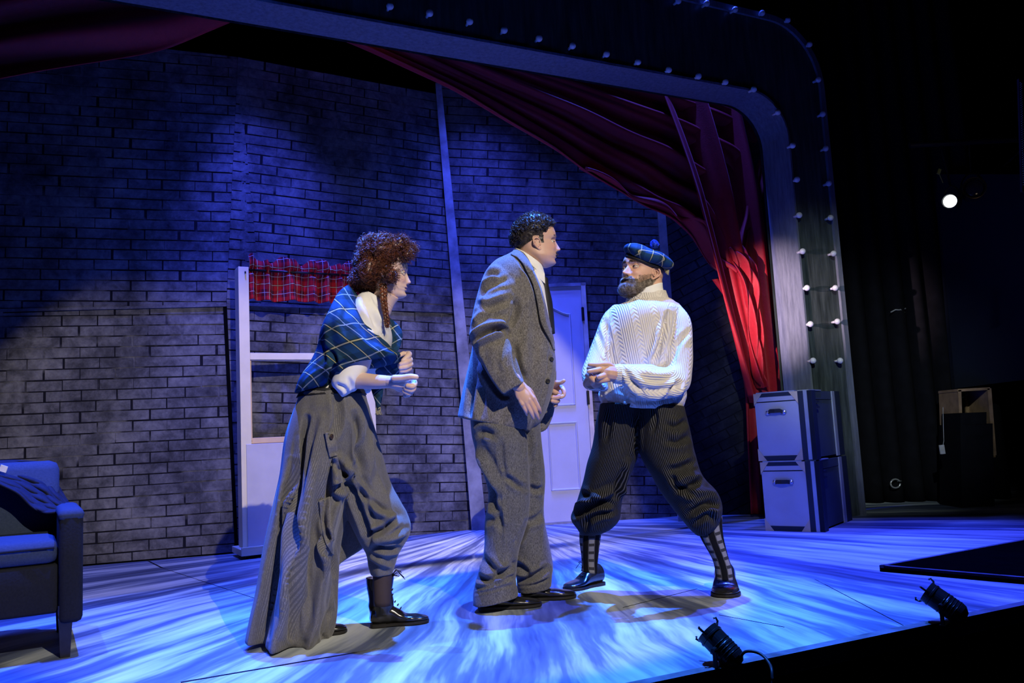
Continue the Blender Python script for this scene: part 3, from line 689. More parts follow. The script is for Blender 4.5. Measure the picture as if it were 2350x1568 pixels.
# draped jacket: a folded cloth over the top of the back
jm = NG('navy_cloth', 0.85, 0.15); c_ = jm.noise(jm.objco(), 60, 3); jm.color(jm.mix(c_, (0.005, 0.007, 0.018), (0.014, 0.018, 0.04))); jm.bump(c_, 0.3, 0.003)
jk = [(-.70, 0), (-.5, 0)]
V = []; nu, nv = 90, 60
low = cr([(-60, 1085, .0), (0, 1115, .01), (40, 1135, .02), (70, 1165, .03), (95, 1178, .04), (112, 1180, .045), (138, 1176, .05)], nu)
upp = cr([(-60, 1062, -.2), (0, 1060, -.2), (40, 1059, -.2), (85, 1060, -.19), (110, 1075, -.17), (128, 1110, -.14), (160, 1160, -.12)], nu)
cy0 = (CO - CF * .55)
for i in range(nu):
    for j in range(nv):
        t = j / (nv - 1); s = i / (nu - 1); q = low[i] * (1 - t) + upp[i] * t
        f = 0.012 * sin(2 * pi * (4.5 * t + 1.4 * s)) + 0.008 * sin(2 * pi * (9 * t - 2 * s)) + .006 * noise.noise(Vector((s * 6, t * 6, 1)))
        if q[1] < 1e9:
            p = PL(q[0], q[1], (CO - CF * (.44 - q[2] * 1.6))[:2], CA); p = p + CF * (f * (0.4 + sin(pi * t)))
        V.append(p)
o = mobj('draped_jacket', V, gridF(nu, nv), jm.m, None, True); tag(o, 'dark navy jacket draped over the back of the blue armchair', 'jacket'); o.modifiers.new('t', 'SOLIDIFY').thickness = 0.008
lb = P(8, 1076, (CO - CF * .38).y); n_ = MB(); n_.box(lb, (.032, .003, .028), Matrix.Rotation(radians(20), 3, 'Y')); n_.obj('care_label', plain('label_white', (0.8, 0.8, 0.8), 0.6), o)

# ------------------------------------------------------------------ small stage lanterns on the floor
def lantern(cx, cy, Y, foot, label, L=.125, R=.040, ax=(-.52, .42, .60)):
    c = P(cx, cy, Y); ax = Vector(ax).normalized(); t = empty('floor_lantern', (c.x, c.y, 0)); tag(t, label, 'stage light')
    Mx = ax.to_track_quat('Z', 'Y').to_matrix().to_4x4(); Mx.translation = c
    prof = [(.010, -L * .62), (R * .55, -L * .60), (R * .92, -L * .48), (R, -L * .38), (R, -L * .1), (R * 1.03, -L * .08), (R * 1.03, -L * .04), (R, -L * .02), (R, L * .30), (R * 1.06, L * .31), (R * 1.06, L * .36), (R, L * .37), (R, L * .5), (R * .93, L * .5), (R * .93, L * .35), (.004, L * .3)]
    b = MB().lathe(prof, Mx, 28).obj('barrel', M['metal_dark'], t)
    for k in range(5): MB().tube([Mx @ Vector((R * 1.01 * cos(a_), R * 1.01 * sin(a_), -L * .33 + k * .012)) for a_ in [2 * pi * i / 24 for i in range(25)]], .0016, 5).obj('cooling_fin', M['metal_dark'], b)
    for a_ in (0.3, 2.4, 4.5):
        m = MB(); r_ = Vector((cos(a_), sin(a_), 0)); s_ = Vector((-sin(a_), cos(a_), 0))
        m.tube([Mx @ (r_ * R + Vector((0, 0, L * .45))), Mx @ (r_ * (R + .012) + Vector((0, 0, L * .52))), Mx @ (r_ * (R + .016) + Vector((0, 0, L * .62))), Mx @ (r_ * (R + .008) + Vector((0, 0, L * .64)))], .004, 6)
        m.obj('filter_clip', M['metal_dark'], b)
    side = ax.cross(Vector((0, 0, 1))).normalized()
    y = MB(); base = Vector((c.x, c.y, .004))
    for s_ in (-1, 1):
        a0 = c + side * s_ * (R + .008); b0 = base + side * s_ * (R + .012) + Vector((0, -.005, 0))
        y.bar(a0 + Vector((0, 0, .005)), b0, .014, .004, side)
    y.bar(base - side * (R + .014), base + side * (R + .014), .022, .004, (0, 0, 1)); y.obj('yoke', M['metal_dark'], t)
    for s_ in (-1, 1):
        k = MB(); k.cyl(c + side * s_ * (R + .004), c + side * s_ * (R + .022), .009, .007, 10); k.obj('clamp_knob', M['metal_dark'], t)
    return c, Mx, R, L
c1, Mx1, R1, L1 = lantern(1655, 1484, 2.80, None, 'small black stage lantern with a cable on the stage edge, nearest the camera')
l1cab = MB(); rear = Mx1 @ Vector((.0, -.012, -L1 * .58))
ptsc = cr([tuple(rear), tuple(P(1705, 1500, 2.74)), tuple(P(1725, 1495, 2.72)), tuple(P(1748, 1503, 2.70)), tuple(P(1766, 1524, 2.66)), tuple(P(1772, 1545, 2.62)), tuple(P(1774, 1600, 2.6))], 50)
l1cab.tube([Vector(p) for p in ptsc], .0048, 8); o = l1cab.obj('cable', plain('cable_black', (0.01, 0.01, 0.012), 0.5), None, True); tag(o, 'black cable looping off the stage edge from the nearer floor lantern', 'cable')
lantern(2166, 1385, 3.17, None, 'small black stage lantern further right on the stage edge below the platform', .135, .040, (-.55, .45, .50))

# ------------------------------------------------------------------ dark wing on the right: lamps, box, wall panel, drapes
navy = plain('navy_wall', (0.010, 0.014, 0.026), 0.9, 0.1, 0.1, 3)
pw = MB().prism([P(2150, 400, 7.4), P(2700, 400, 5.6), P(2700, 850, 5.6), P(2350, 872, 6.7), P(2192, 892, 7.3)][::-1], None, (0, .06, 0)).obj('wall_panel', navy); tag(pw, 'dark navy wall panel above the small cabinet in the right wing', 'panel')
pw['label'] = 'dark navy wall panel above the wooden cabinet in the right wing'
blk = plain('black_drape', (0.007, 0.007, 0.009), 0.95, 0.05, 0.2)
dr_ = empty('wing_drape', (3.3, 7.2, 0)); tag(dr_, 'black drape hanging in folds in the dark right wing, beyond the arch', 'drape')
V = []; nu = 160
for i in range(nu):
    s = i / (nu - 1)
    for j in range(30):
        t = j / 29; x = 2.72 + s * 1.5 ; yv = 7.7 - .35 * s + .05 * sin(2 * pi * 9 * s + .8 * t); V.append(Vector((x + .02 * cos(2 * pi * 9 * s), yv, 0.01 + t * 5.0)))
o = mobj('drape_cloth', V, gridF(nu, 30), blk, dr_, True); o.modifiers.new('t', 'SOLIDIFY').thickness = .004
# lit lamp
em = NG('lamp_lens_lit', 0.5, 0.3, (1, 1, 1)); em.b.inputs['Emission Color'].default_value = (0.93, 1.0, 0.97, 1); em.b.inputs['Emission Strength'].default_value = 3.0
BARZ = P(2236, 330, 6.5).z
def wing_lamp(px, py, Y, R, L, ax, lit, label):
    c = P(px, py, Y); ax = Vector(ax).normalized(); Mx = ax.to_track_quat('Z', 'Y').to_matrix().to_4x4(); Mx.translation = c
    t = empty('spotlight', c); tag(t, label, 'stage light')
    MB().lathe([(.01, -L), (R * .7, -L * .97), (R, -L * .75), (R, 0), (R * 1.08, .0), (R * 1.08, .012), (R * .98, .012), (R * .96, -.004)], Mx, 32).obj('housing', M['metal_dark'], t)
    MB().lathe([(R * .94, -.006), (R * .8, .002), (R * .4, .008), (.002, .010)], Mx, 32).obj('lens', em.m if lit else plain('lens_dark', (0.02, 0.02, 0.02), 0.1, 0.6), t, True)
    m = MB(); side = ax.cross(Vector((0, 0, 1))).normalized(); up = side.cross(ax)
    pts = [c - ax * L * .4 + side * (R + .01) * cos(a_) + Vector((0, 0, 1)) * (R + .07) * sin(a_) for a_ in [pi * i / 12 for i in range(13)]]
    m.tube(pts, .007, 8); m.tube([pts[6], Vector((pts[6].x, 6.45, BARZ - .02))], .008, 8); m.obj('yoke', M['metal_dark'], t)
    m = MB(); rim = [Mx @ Vector((R * 1.1 * cos(a_), R * 1.1 * sin(a_), .008)) for a_ in [2 * pi * i / 32 for i in range(33)]]; m.tube(rim, .0035, 6); m.obj('rim', M['metal_dark'] if lit else M['brass'], t)
    return t
wing_lamp(2180, 462, 6.3, .054, .22, (-.62, -.75, -.12), True, 'lit white spotlight high in the dark right wing')
wing_lamp(2236, 432, 6.4, .075, .20, (-.35, -.9, .02), False, 'unlit lamp with a brass rim beside the lit spotlight')
wing_lamp(2290, 424, 6.9, .060, .18, (-.5, -.8, .1), False, 'small unlit lamp furthest right of the group in the right wing')
hb = MB(); hb.tube([Vector((P(2080, 330, 6.5).x, 6.45, BARZ)), Vector((P(2480, 330, 6.5).x, 6.45, BARZ))], .024, 12); o = hb.obj('lighting_bar', M['metal_dark']); tag(o, 'black lighting bar carrying the lamps in the right wing', 'bar')
yt = MB(); yt.box(P(2155, 394, 6.3), (.022, .01, .042), Matrix.Rotation(radians(25), 3, 'Y')); yt.tube([P(2155, 398, 6.3), P(2164, 420, 6.32)], .002, 6); o = yt.obj('safety_tag', plain('yellow_tag', (0.45, 0.40, 0.04), 0.6)); tag(o, 'small yellow tag hanging above the lit spotlight', 'tag')
# cabinet with chipboard back
cab = empty('cabinet', P(2240, 1230, 7.0)); tag(cab, 'open wooden cabinet with chipboard back below the navy panel', 'cabinet')
osb = NG('chipboard', 0.8, 0.2); v_ = osb.noise(osb.objco(), 60, 4, 0.8, 1.0); osb.color(osb.ramp(v_, [(0.35, (0.10, 0.055, 0.025)), (0.6, (0.34, 0.22, 0.11)), (0.75, (0.5, 0.38, 0.2))]))
cw = plain('cabinet_edge', (0.30, 0.19, 0.11), 0.7, 0.2, 0.3)
def qd(mb, a_, b_, c_, d_, Y, th): return mb.prism([P(*a_, Y), P(*b_, Y), P(*c_, Y), P(*d_, Y)], None, (0, th, 0))
qd(MB(), (2215, 898), (2272, 894), (2285, 1050), (2222, 1050), 7.2, .02).obj('back_panel', osb.m, cab)
qd(MB(), (2266, 892), (2275, 891), (2287, 1045), (2279, 1046), 6.9, .32).obj('side_panel', cw, cab)
qd(MB(), (2199, 896), (2206, 895), (2210, 1000), (2203, 1000), 6.9, .32).obj('side_panel', cw, cab)
qd(MB(), (2198, 893), (2272, 889), (2272, 895), (2198, 899), 6.9, .32).obj('top_panel', cw, cab)
bb = MB(); qd(bb, (2204, 948), (2264, 946), (2264, 975), (2204, 975), 6.85, .3); qd(bb, (2204, 975), (2278, 972), (2284, 1200), (2208, 1215), 6.85, .35); bb.obj('door', blk, cab)
# small bits that catch the light
o = MB(); o.box(P(2162, 1032, 6.9), (.042, .015, .075), Matrix.Rotation(radians(-3), 3, 'Y'), .003); o.tube([P(2164, 935, 6.9), P(2165, 985, 6.9), P(2166, 1012, 6.9), P(2160, 1042, 6.88)], .0022, 6)
o = o.obj('wall_socket', plain('off_white_plastic', (0.42, 0.42, 0.42), 0.5)); tag(o, 'small white socket box with a cord in the dark right wing', 'socket')
o = MB(); o.tube([P(2055 + 11 * cos(a_), 1110 + 10 * sin(a_), 7.46) for a_ in [2 * pi * i / 20 for i in range(19)]], .007, 8); o.tube([P(2060, 1105, 7.48), P(2068, 1104, 7.52)], .006, 8)
o = o.obj('pipe_clamp', plain('alloy', (0.5, 0.5, 0.5), 0.35, 0.5, 0.1, 9, 0.6)); tag(o, 'small pale pipe clamp low in the dark wing right of the trunks', 'clamp')
o = MB(); o.tube([P(2044, 717, 7.46), P(2055, 711, 7.46), P(2068, 712, 7.47), P(2078, 708, 7.52)], .006, 8); o.tube([P(2066, 710, 7.46), P(2076, 717, 7.5)], .004, 8)
o = o.obj('wire_hook', plain('hook_white', (0.3, 0.3, 0.3), 0.6)); tag(o, 'small pale hook on the black drape right of the arch', 'hook')
pm = MB(); pm.prism([P(2338, 180, 5.0), P(2356, 180, 5.0), P(2362, 440, 5.0), P(2346, 440, 5.0)], None, (0, .02, 0)); po = pm.obj('perforated_bar', M['metal_dark']); tag(po, 'perforated metal edge at the far right of the frame', 'bar')
for i in range(46):
    for j in range(2):
        c_ = P(2341.5 + j * 3 + i * .16, 190 + i * 5.2 + j * 2.6, 4.995)
        if i == 0 and j == 0: dm = MB().ball((0, 0, 0), .0026, 6, 4).obj('stud', M['steel'], po); dm.location = c_
        else: d2 = bpy.data.objects.new('stud', dm.data); COL.objects.link(d2); d2.parent = po; d2.location = c_
# ------------------------------------------------------------------ lofted cloth and flesh
def loft(secs, n=40, m=6, ex=2.0, rfun=None, up=None, caps=True, yoff=0.0):
    """secs rows: px, py, Y, half width in px, half depth in m. Returns V, F, pattern coordinates"""
    rows = []
    for px, py, Y, wp, dp in secs:
        c = P(px, py, Y); rows.append((c.x, c.y, c.z, wp * Y / FPX, dp))
    R = cr(rows, (len(rows) - 1) * m + 1); k = len(R); V = np.zeros((k * n, 3)); A_ = np.zeros((k * n, 3)); L = 0.0
    for i in range(k):
        a, b = R[max(i - 1, 0)], R[min(i + 1, k - 1)]; t = Vector(b[:3] - a[:3]).normalized()
        if i: L += float(np.linalg.norm(R[i][:3] - R[i - 1][:3]))
        lat = Vector((0, 1, 0)).cross(t)
        if up is not None: lat = Vector(up)
        if lat.length < 1e-4: lat = Vector((1, 0, 0))
        lat = (lat - t * lat.dot(t)).normalized(); dep = t.cross(lat) if up is None else lat.cross(t) * -1
        if dep.y < 0: dep = -dep
        w_, d_ = R[i][3], R[i][4]
        for j in range(n):
            th = 2 * pi * j / n - pi / 2     # th = -pi/2 faces the camera
            cx_, sy_ = cos(th), sin(th)
            x = w_ * math.copysign(abs(cx_) ** (2 / ex), cx_); y = d_ * math.copysign(abs(sy_) ** (2 / ex), sy_)
            f = rfun(j / n, i / (k - 1)) if rfun else 1.0
            v = Vector(R[i][:3]) + lat * x * f + dep * y * f
            V[i * n + j] = v
            ar = ((j / n + 0.5) % 1.0 - 0.5) * 2 * pi * (w_ + d_) / 2
            A_[i * n + j] = (ar, L, (j / n + .5) % 1.0)
    F = gridF(k, n, True)
    if caps: F.append(tuple(range(n - 1, -1, -1))); F.append(tuple((k - 1) * n + j for j in range(n)))
    return V, F, A_
from mathutils.interpolate import poly_3d_calc
def relax(V, F, it=2, f=.5):
    q = np.array([t for t in F if len(t) == 4]); a = np.concatenate([q[:, 0], q[:, 1], q[:, 2], q[:, 3]]); b = np.concatenate([q[:, 1], q[:, 2], q[:, 3], q[:, 0]])
    cnt = np.bincount(a, minlength=len(V)) + np.bincount(b, minlength=len(V)); cnt[cnt == 0] = 1
    for _ in range(it):
        S = np.zeros_like(V)
        for k in range(3): S[:, k] = np.bincount(a, V[b, k], len(V)) + np.bincount(b, V[a, k], len(V))
        V = V + f * (S / cnt[:, None] - V)
    return V
def join(parts):
    V = []; F = []; A_ = []; o = 0
    for p in parts:
        v, f = np.asarray(p[0], float), p[1]; a = p[2] if len(p) > 2 else np.zeros((len(v), 3))
        V.append(v); A_.append(a); F += [tuple(i + o for i in q) for q in f]; o += len(v)
    return np.vstack(V), F, np.vstack(A_)
def remesh(parts, voxel, smooth=2, fac=0.5, attr=True):
    V, F, A_ = join(parts)
    me = bpy.data.meshes.new('tmp'); me.from_pydata(V.tolist(), [], F); me.update()
    bm = bmesh.new(); bm.from_mesh(me); bmesh.ops.recalc_face_normals(bm, faces=bm.faces[:]); bm.to_mesh(me); bm.free()
    o = bpy.data.objects.new('tmp', me); COL.objects.link(o)
    r = o.modifiers.new('r', 'REMESH'); r.mode = 'VOXEL'; r.voxel_size = voxel; r.adaptivity = 0
    if smooth: s = o.modifiers.new('s', 'SMOOTH'); s.iterations = smooth; s.factor = fac
    dg = bpy.context.evaluated_depsgraph_get(); e = o.evaluated_get(dg); m2 = e.to_mesh()
    n = len(m2.vertices); v = np.empty(n * 3); m2.vertices.foreach_get('co', v); v = v.reshape(-1, 3)
    f = [tuple(p.vertices) for p in m2.polygons]; e.to_mesh_clear()
    bpy.data.objects.remove(o); bpy.data.meshes.remove(me)
    a = None
    if attr:
        Ft = [q for q in F if len(q) <= 4]
        tree = BVHTree.FromPolygons(V.tolist(), Ft); a = np.zeros((n, 3))
        for i in range(n):
            loc, nr, idx, d = tree.find_nearest(v[i])
            q = list(Ft[idx]); w = np.array(poly_3d_calc([Vector(V[k]) for k in q], loc)); a[i] = w @ A_[q] if np.ptp(A_[q][:, 0]) < 0.2 else A_[q[0]]
    return v, f, a
def normals(V, F):
    q = np.array([t if len(t) == 4 else (t[0], t[1], t[2], t[2]) for t in F]); n = np.cross(V[q[:, 2]] - V[q[:, 0]], V[q[:, 3]] - V[q[:, 1]])
    z = np.abs(n).sum(1) < 1e-14
    if z.any(): n[z] = np.cross(V[q[z, 1]] - V[q[z, 0]], V[q[z, 2]] - V[q[z, 0]])
    N = np.zeros_like(V)
    for k in range(4): np.add.at(N, q[:, k], n)
    return N / (np.linalg.norm(N, axis=1, keepdims=True) + 1e-12)
def crease(V, F, strokes, front=True, k=1.35):
    """strokes: (list of pixels, width px, depth m): folds pressed into (or raised from) the camera side"""
    N = normals(V, F); 
    c = V.mean(0); 
    if ((V - c) * N).sum() < 0: N = -N
    pp = projn(V); vd = V - np.array([0, 0, CAMH]); vd /= np.linalg.norm(vd, axis=1, keepdims=True); fac = np.clip(-(N * vd).sum(1) * 2.2, 0, 1)
    D = np.zeros(len(V))
    for pts, w_, dep in strokes:
        q = cr(pts, 24) if len(pts) > 2 else np.array([np.array(pts[0]) * (1 - t) + np.array(pts[1]) * t for t in np.linspace(0, 1, 16)])
        lo, hi = q.min(0) - 3 * w_, q.max(0) + 3 * w_
        idx = np.where((pp[:, 0] > lo[0]) & (pp[:, 0] < hi[0]) & (pp[:, 1] > lo[1]) & (pp[:, 1] < hi[1]) & (fac > 0))[0]
        if not len(idx): continue
        p = pp[idx]; best = np.full(len(idx), 1e9); tt = np.zeros(len(idx))
        for i in range(len(q) - 1):
            a, b = q[i], q[i + 1]; ab = b - a; t = np.clip(((p - a) @ ab) / (ab @ ab + 1e-9), 0, 1); d = np.linalg.norm(p - a - t[:, None] * ab, axis=1)
            m = d < best; best[m] = d[m]; tt[m] = (i + t[m]) / (len(q) - 1)
        taper = np.clip(np.minimum(tt, 1 - tt) * 5 + 0.25, 0, 1)
        D[idx] += -k * dep * taper * (np.exp(-(best / w_) ** 2) - 0.45 * np.exp(-((best - 1.9 * w_) / (0.9 * w_)) ** 2))
    return relax(V + N * (D * fac)[:, None], F, 3, .5)
def wrinkle(V, F, amp, scale, stretch=(1, 1, 1)):
    N = normals(V, F); s = Vector(stretch)
    d = np.array([noise.noise(Vector((v[0] * scale * s[0], v[1] * scale * s[1], v[2] * scale * s[2]))) for v in V]); return V + N * (d * amp)[:, None]
def ball(c, r):
    b = MB().ball(c, r, 14, 10); return np.array(b.V, float), b.F
def chain(pts, rs):
    """tapered rounded limb through 3D points"""
    b = MB(); q = cr([tuple(p) + (r,) for p, r in zip(pts, rs)], (len(pts) - 1) * 5 + 1)
    b.tube([Vector(x[:3]) for x in q], [x[3] for x in q], 12); b.ball(pts[0], rs[0] * .98, 12, 8); b.ball(pts[-1], rs[-1] * .98, 12, 8)
    return np.array([tuple(v) for v in b.V], float), b.F
def pxchain(pts, rs_px):
    """pts: (px, py, Y); radius in px"""
    return chain([P(*p) for p in pts], [r * p[2] / FPX for r, p in zip(rs_px, pts)])
def hand(wrist, d, n, s, size=1.0, curls=((15, 25, 15),) * 4, thumb=((.5, .75, .25), (.75, .5, .35)), spread=(4, 1, -2, -6), fat=1.0):
    wrist, d, n, s = Vector(wrist), Vector(d).normalized(), Vector(n).normalized(), Vector(s).normalized()
    s = (s - d * s.dot(d)).normalized(); n = (n - d * n.dot(d) - s * n.dot(s)).normalized()
    L = lambda a, b, c: wrist + (d * a + s * b + n * c) * size
    parts = []
    for b0, b1, r0, r1 in ((.014, .030, .017, .0125), (.004, .010, .018, .0135), (-.007, -.011, .017, .0125), (-.015, -.030, .015, .0115)):
        parts.append(chain([L(-.012, b0 * .9, 0), L(.03, (b0 + b1) / 2, .001), L(.088, b1, 0)], [r0 * size, r0 * size * .95, r1 * size]))
    bp = MB().ball((0, 0, 0), 1.0, 20, 14); Rm = Matrix((d, s, n)).transposed(); parts.append((np.array([tuple(L(.048, 0, 0) + Rm @ Vector((v[0] * .056 * size, v[1] * .041 * size, v[2] * .0165 * size))) for v in bp.V]), bp.F))
    kn = [(.092, .031), (.096, .0105), (.091, -.0105), (.081, -.030)]; ls = [(.042, .025, .020), (.047, .029, .021), (.043, .027, .020), (.033, .020, .018)]
    for k in range(4):
        a, b = kn[k]; p = L(a - .01, b, 0); pts = [p]; an = 0; sp = radians(spread[k]); rs = [.0105 * size * fat]
        for q, (c_, l_) in enumerate(zip(curls[k], ls[k])):
            an += radians(c_); dd = d * cos(an) + n * sin(an); dd = (dd * cos(sp) + s * sin(sp)).normalized(); p = p + dd * (l_ + (.01 if q == 0 else 0)) * size; pts.append(p)
            rs.append((.0092, .0083, .0068)[q] * size * fat * (0.9 if k == 3 else 1))
        parts.append(chain(pts, rs))
    p = L(.012, .020, .004); pts = [p]; rs = [.014 * size]; 
    for (vec, l_, r_) in zip([thumb[0]] + list(thumb[1:]) + [thumb[-1]], (.042, .032, .024), (.0125, .0105, .0085)):
        dd = (d * vec[0] + s * vec[1] + n * vec[2]).normalized(); p = p + dd * l_ * size; pts.append(p); rs.append(r_ * size)
    parts.append(chain(pts, rs)); return parts

# ------------------------------------------------------------------ heads
def lerp_tab(tab, x): return np.interp(x, [t[0] for t in tab], [t[1] for t in tab])
def smooth_tab(tab, x):
    acc = 0
    for d in (-.012, 0, .012): acc = acc + lerp_tab(tab, np.clip(x + d, 0, 1))
    return acc / 3
FRONT_M = [(0, .24), (.015, .36), (.05, .415), (.085, .425), (.12, .405), (.145, .398), (.165, .412), (.19, .420), (.205, .405), (.222, .425), (.25, .420), (.29, .405), (.34, .41), (.42, .395), (.50, .385), (.545, .410), (.58, .425), (.66, .425), (.75, .395), (.84, .325), (.91, .23), (.97, .11), (1, 0)]
BACK = [(0, .16), (.03, .06), (.07, -.02), (.12, -.08), (.18, -.16), (.25, -.29), (.33, -.38), (.45, -.46), (.57, -.495), (.68, -.485), (.78, -.44), (.87, -.35), (.94, -.22), (1, 0)]
WID = [(0, .07), (.03, .15), (.07, .20), (.12, .235), (.2, .275), (.3, .30), (.4, .315), (.5, .325), (.6, .335), (.7, .33), (.8, .29), (.88, .225), (.95, .125), (1, 0)]
def head_mesh(H, female=False, mouth=0.0, fat=1.0):
    """local frame: x forward, z up from the chin, origin under the ear; H chin to crown"""
    nz_, nt = 150, 160; zz = np.linspace(0, 1, nz_); V = np.zeros((nz_, nt, 3)); col = np.zeros((nz_, nt, 3))
    fr, bk, wd = smooth_tab(FRONT_M, zz), smooth_tab(BACK, zz), smooth_tab(WID, zz) * (0.95 if female else 1.0)
    fr[-1] = bk[-1] = wd[-1] = 0
    for i, z in enumerate(zz):
        bl_k = np.clip((z - .12) / .34, 0, 1); bl_k = bl_k * bl_k * (3 - 2 * bl_k); cx_ = (fr[i] * .35 + bk[i] * .65) * (1 - bl_k) + ((fr[i] + bk[i]) / 2 - .03) * bl_k
        w_ = wd[i] * (1 + (fat - 1) * math.exp(-((z - .15) / .15) ** 2))
        th = np.linspace(-pi, pi, nt, endpoint=False); c, s = np.cos(th), np.sin(th)
        ef = 2.1 + .15 * math.exp(-((z - .3) / .16) ** 2)
        fx = np.where(c > 0, np.abs(c) ** (2 / ef) * (fr[i] - cx_), -np.abs(c) ** (2 / 2.1) * (cx_ - bk[i]))
        x = cx_ + fx; y = w_ * np.sign(s) * np.abs(s) ** (2 / 2.15)
        # face plane: narrow the front of the lower face
        ay = np.abs(y); front = np.clip((x - .12) / .25, 0, 1)
        y = y * (1 - .10 * front * np.clip(1 - z / .55, 0, 1))
        g = lambda z0, y0, sz, sy: np.exp(-((z - z0) / sz) ** 2 - ((ay - y0) / sy) ** 2) * (c > 0)
        # nose
        if .27 < z < .56:
            h = np.interp(z, [.27, .292, .315, .345, .38, .44, .50, .56], [0, .055, .115, .125, .098, .062, .030, 0]); wn = np.interp(z, [.28, .33, .4, .56], [.048, .046, .036, .034])
            x = x + h * np.exp(-(ay / wn) ** 2.4) * (c > 0)
        x = x + .040 * g(.318, .058, .026, .022) + (-.05 * g(.285, .03, .012, .014))
        # eyes, brow, cheeks, mouth
        x = x - .052 * g(.495, .130, .045, .062) + .016 * g(.565, .12, .026, .09) + .018 * g(.38, .17, .07, .06) - .012 * g(.25, .15, .09, .05)
        x = x + .018 * g(.228, .0, .013, .075) + .020 * g(.185, .0, .014, .062) - (.020 + mouth * .05) * g(.206, 0, .006 + .012 * mouth, .075) - .010 * g(.150, 0, .014, .06) + .012 * g(.075, 0, .035, .06)
        x = x - .006 * g(.26, 0, .03, .012)
        V[i, :, 0], V[i, :, 1], V[i, :, 2] = x, y, z
        lip = np.maximum(g(.226, 0, .014, .078), g(.186, 0, .015, .070)); lip = np.clip(lip * 2.2 - 0.8, 0, 1)
        col[i, :, 0] = lip; col[i, :, 1] = np.clip(g(.36, .17, .07, .09) + g(.32, 0, .04, .07), 0, 1); col[i, :, 2] = np.clip(g(.206, 0, .005 + .012 * mouth, .07) * 1.5, 0, 1)
    V = V.reshape(-1, 3) * H; F = gridF(nz_, nt, True); F.append(tuple(range(nt - 1, -1, -1)))
    return V, F, col.reshape(-1, 3)
def ear_mesh(H, side):
    """around its own centre; x forward, z up, y outward = side"""
    p = []; k = .27 * H
    rim = [(.22, .05, -.12), (.30, .04, .08), (.26, .05, .28), (.12, .07, .42), (-.06, .10, .46), (-.22, .14, .38), (-.30, .17, .2), (-.28, .16, 0), (-.18, .12, -.18), (-.06, .08, -.32), (.05, .04, -.44), (.16, .03, -.42), (.2, .03, -.28)]
    p.append(chain([Vector((a * k, side * b * k, c * k)) for a, b, c in rim], [.055 * k] * 3 + [.065 * k] * 5 + [.06 * k, .075 * k, .085 * k, .07 * k, .05 * k]))
    p.append(chain([Vector((a * k, side * b * k, c * k)) for a, b, c in [(.02, .08, .30), (-.12, .12, .22), (-.16, .12, .04), (-.08, .10, -.14), (.04, .07, -.2), (.12, .06, -.12)]], [.03 * k, .045 * k, .05 * k, .05 * k, .05 * k, .05 * k]))
    V, F = ball((0, 0, 0), 1.0); V = V * np.array([.26 * k, .035 * k, .38 * k]) + np.array([0, side * -.03 * k, 0]); p.append((V, F))
    p.append(chain([Vector((.20 * k, side * .03 * k, -.02 * k)), Vector((.17 * k, side * .09 * k, -.06 * k)), Vector((.18 * k, side * .04 * k, -.14 * k))], [.05 * k, .045 * k, .05 * k]))
    return remesh(p, .0011, 2, .5, False)[:2]
skin_cache = {}
def m_skin(name, base, lipc, ruddy=(0.62, 0.25, 0.19)):
    g = NG(name, 0.48, 0.35, base); a = g.attr('skin'); l_, r_, d_ = g.xyz(a); n = g.noise(g.objco(), 40, 3)
    c = g.mix(g.mapr(n, .3, .7, 0, .25), base, tuple(b * .8 for b in base)); c = g.mix(g.ma('MULTIPLY', r_, .35), c, ruddy); c = g.mix(l_, c, lipc); c = g.mix(d_, c, (0.06, 0.012, 0.012))
    g.color(c); g.b.inputs['Subsurface Weight'].default_value = 0.12; g.b.inputs['Subsurface Radius'].default_value = (.012, .004, .002); g.b.inputs['Subsurface Scale'].default_value = 0.6
    g.bump(g.noise(g.objco(), 350, 2), .08, .001); return g.m
def strands(roots, curves, r0, nside=3):
    """tubes from arrays: curves (n, k, 3)"""
    C_ = np.asarray(curves); n, k, _ = C_.shape; T = np.gradient(C_, axis=1); T /= np.linalg.norm(T, axis=2, keepdims=True) + 1e-9
    up = np.array([.3, .5, .81]); X = np.cross(T, up); X /= np.linalg.norm(X, axis=2, keepdims=True) + 1e-9; Y = np.cross(T, X)
    rr_ = r0 * np.linspace(1, .35, k)[None, :, None] ; V = np.stack([C_ + (X * cos(a) + Y * sin(a)) * rr_ for a in [2 * pi * q / nside for q in range(nside)]], 2)  # n,k,s,3
    V = V.reshape(-1, 3); F = []
    base = np.arange(n)[:, None, None] * (k * nside) + np.arange(k - 1)[None, :, None] * nside; j = np.arange(nside)[None, None, :]; j2 = (j + 1) % nside
    Q = np.stack([base + j, base + j2, base + nside + j2, base + nside + j], -1).reshape(-1, 4)
    return V, Q.tolist()
def m_hair(name, c1, c2, rough=0.45):
    g = NG(name, rough, 0.5); n = g.noise(g.objco(), 70, 3, .7); g.color(g.mix(g.mapr(n, .3, .7), c1, c2)); return g.m
def eye(parent, c, fwd, H, look, iris=(0.10, 0.07, 0.05), lidmat=None):
    fwd = Vector(fwd).normalized(); r = .052 * H; q = Vector(look).normalized().to_track_quat('Z', 'Y').to_matrix()
    b = MB(); b.ball((0, 0, 0), r, 24, 16, q); V = [Vector(v) for v in b.V]; mi = []
    ax = Vector(look).normalized()
    for f in b.F:
        m = sum((V[i] for i in f), Vector()) / len(f); a = ax.angle(m) if m.length > 0 else 0
        mi.append(2 if a < .22 else (1 if a < .50 else 0))
    V = [v + Vector(c) for v in V]
    o = mobj('eye', V, b.F, plain('eye_white', (0.50, 0.47, 0.46), 0.25, 0.5, 0.02), parent, True, mats=[plain('iris', iris, 0.15, 0.6), plain('pupil', (0.004, 0.004, 0.004), 0.1, 0.6)], midx=mi)
    return o
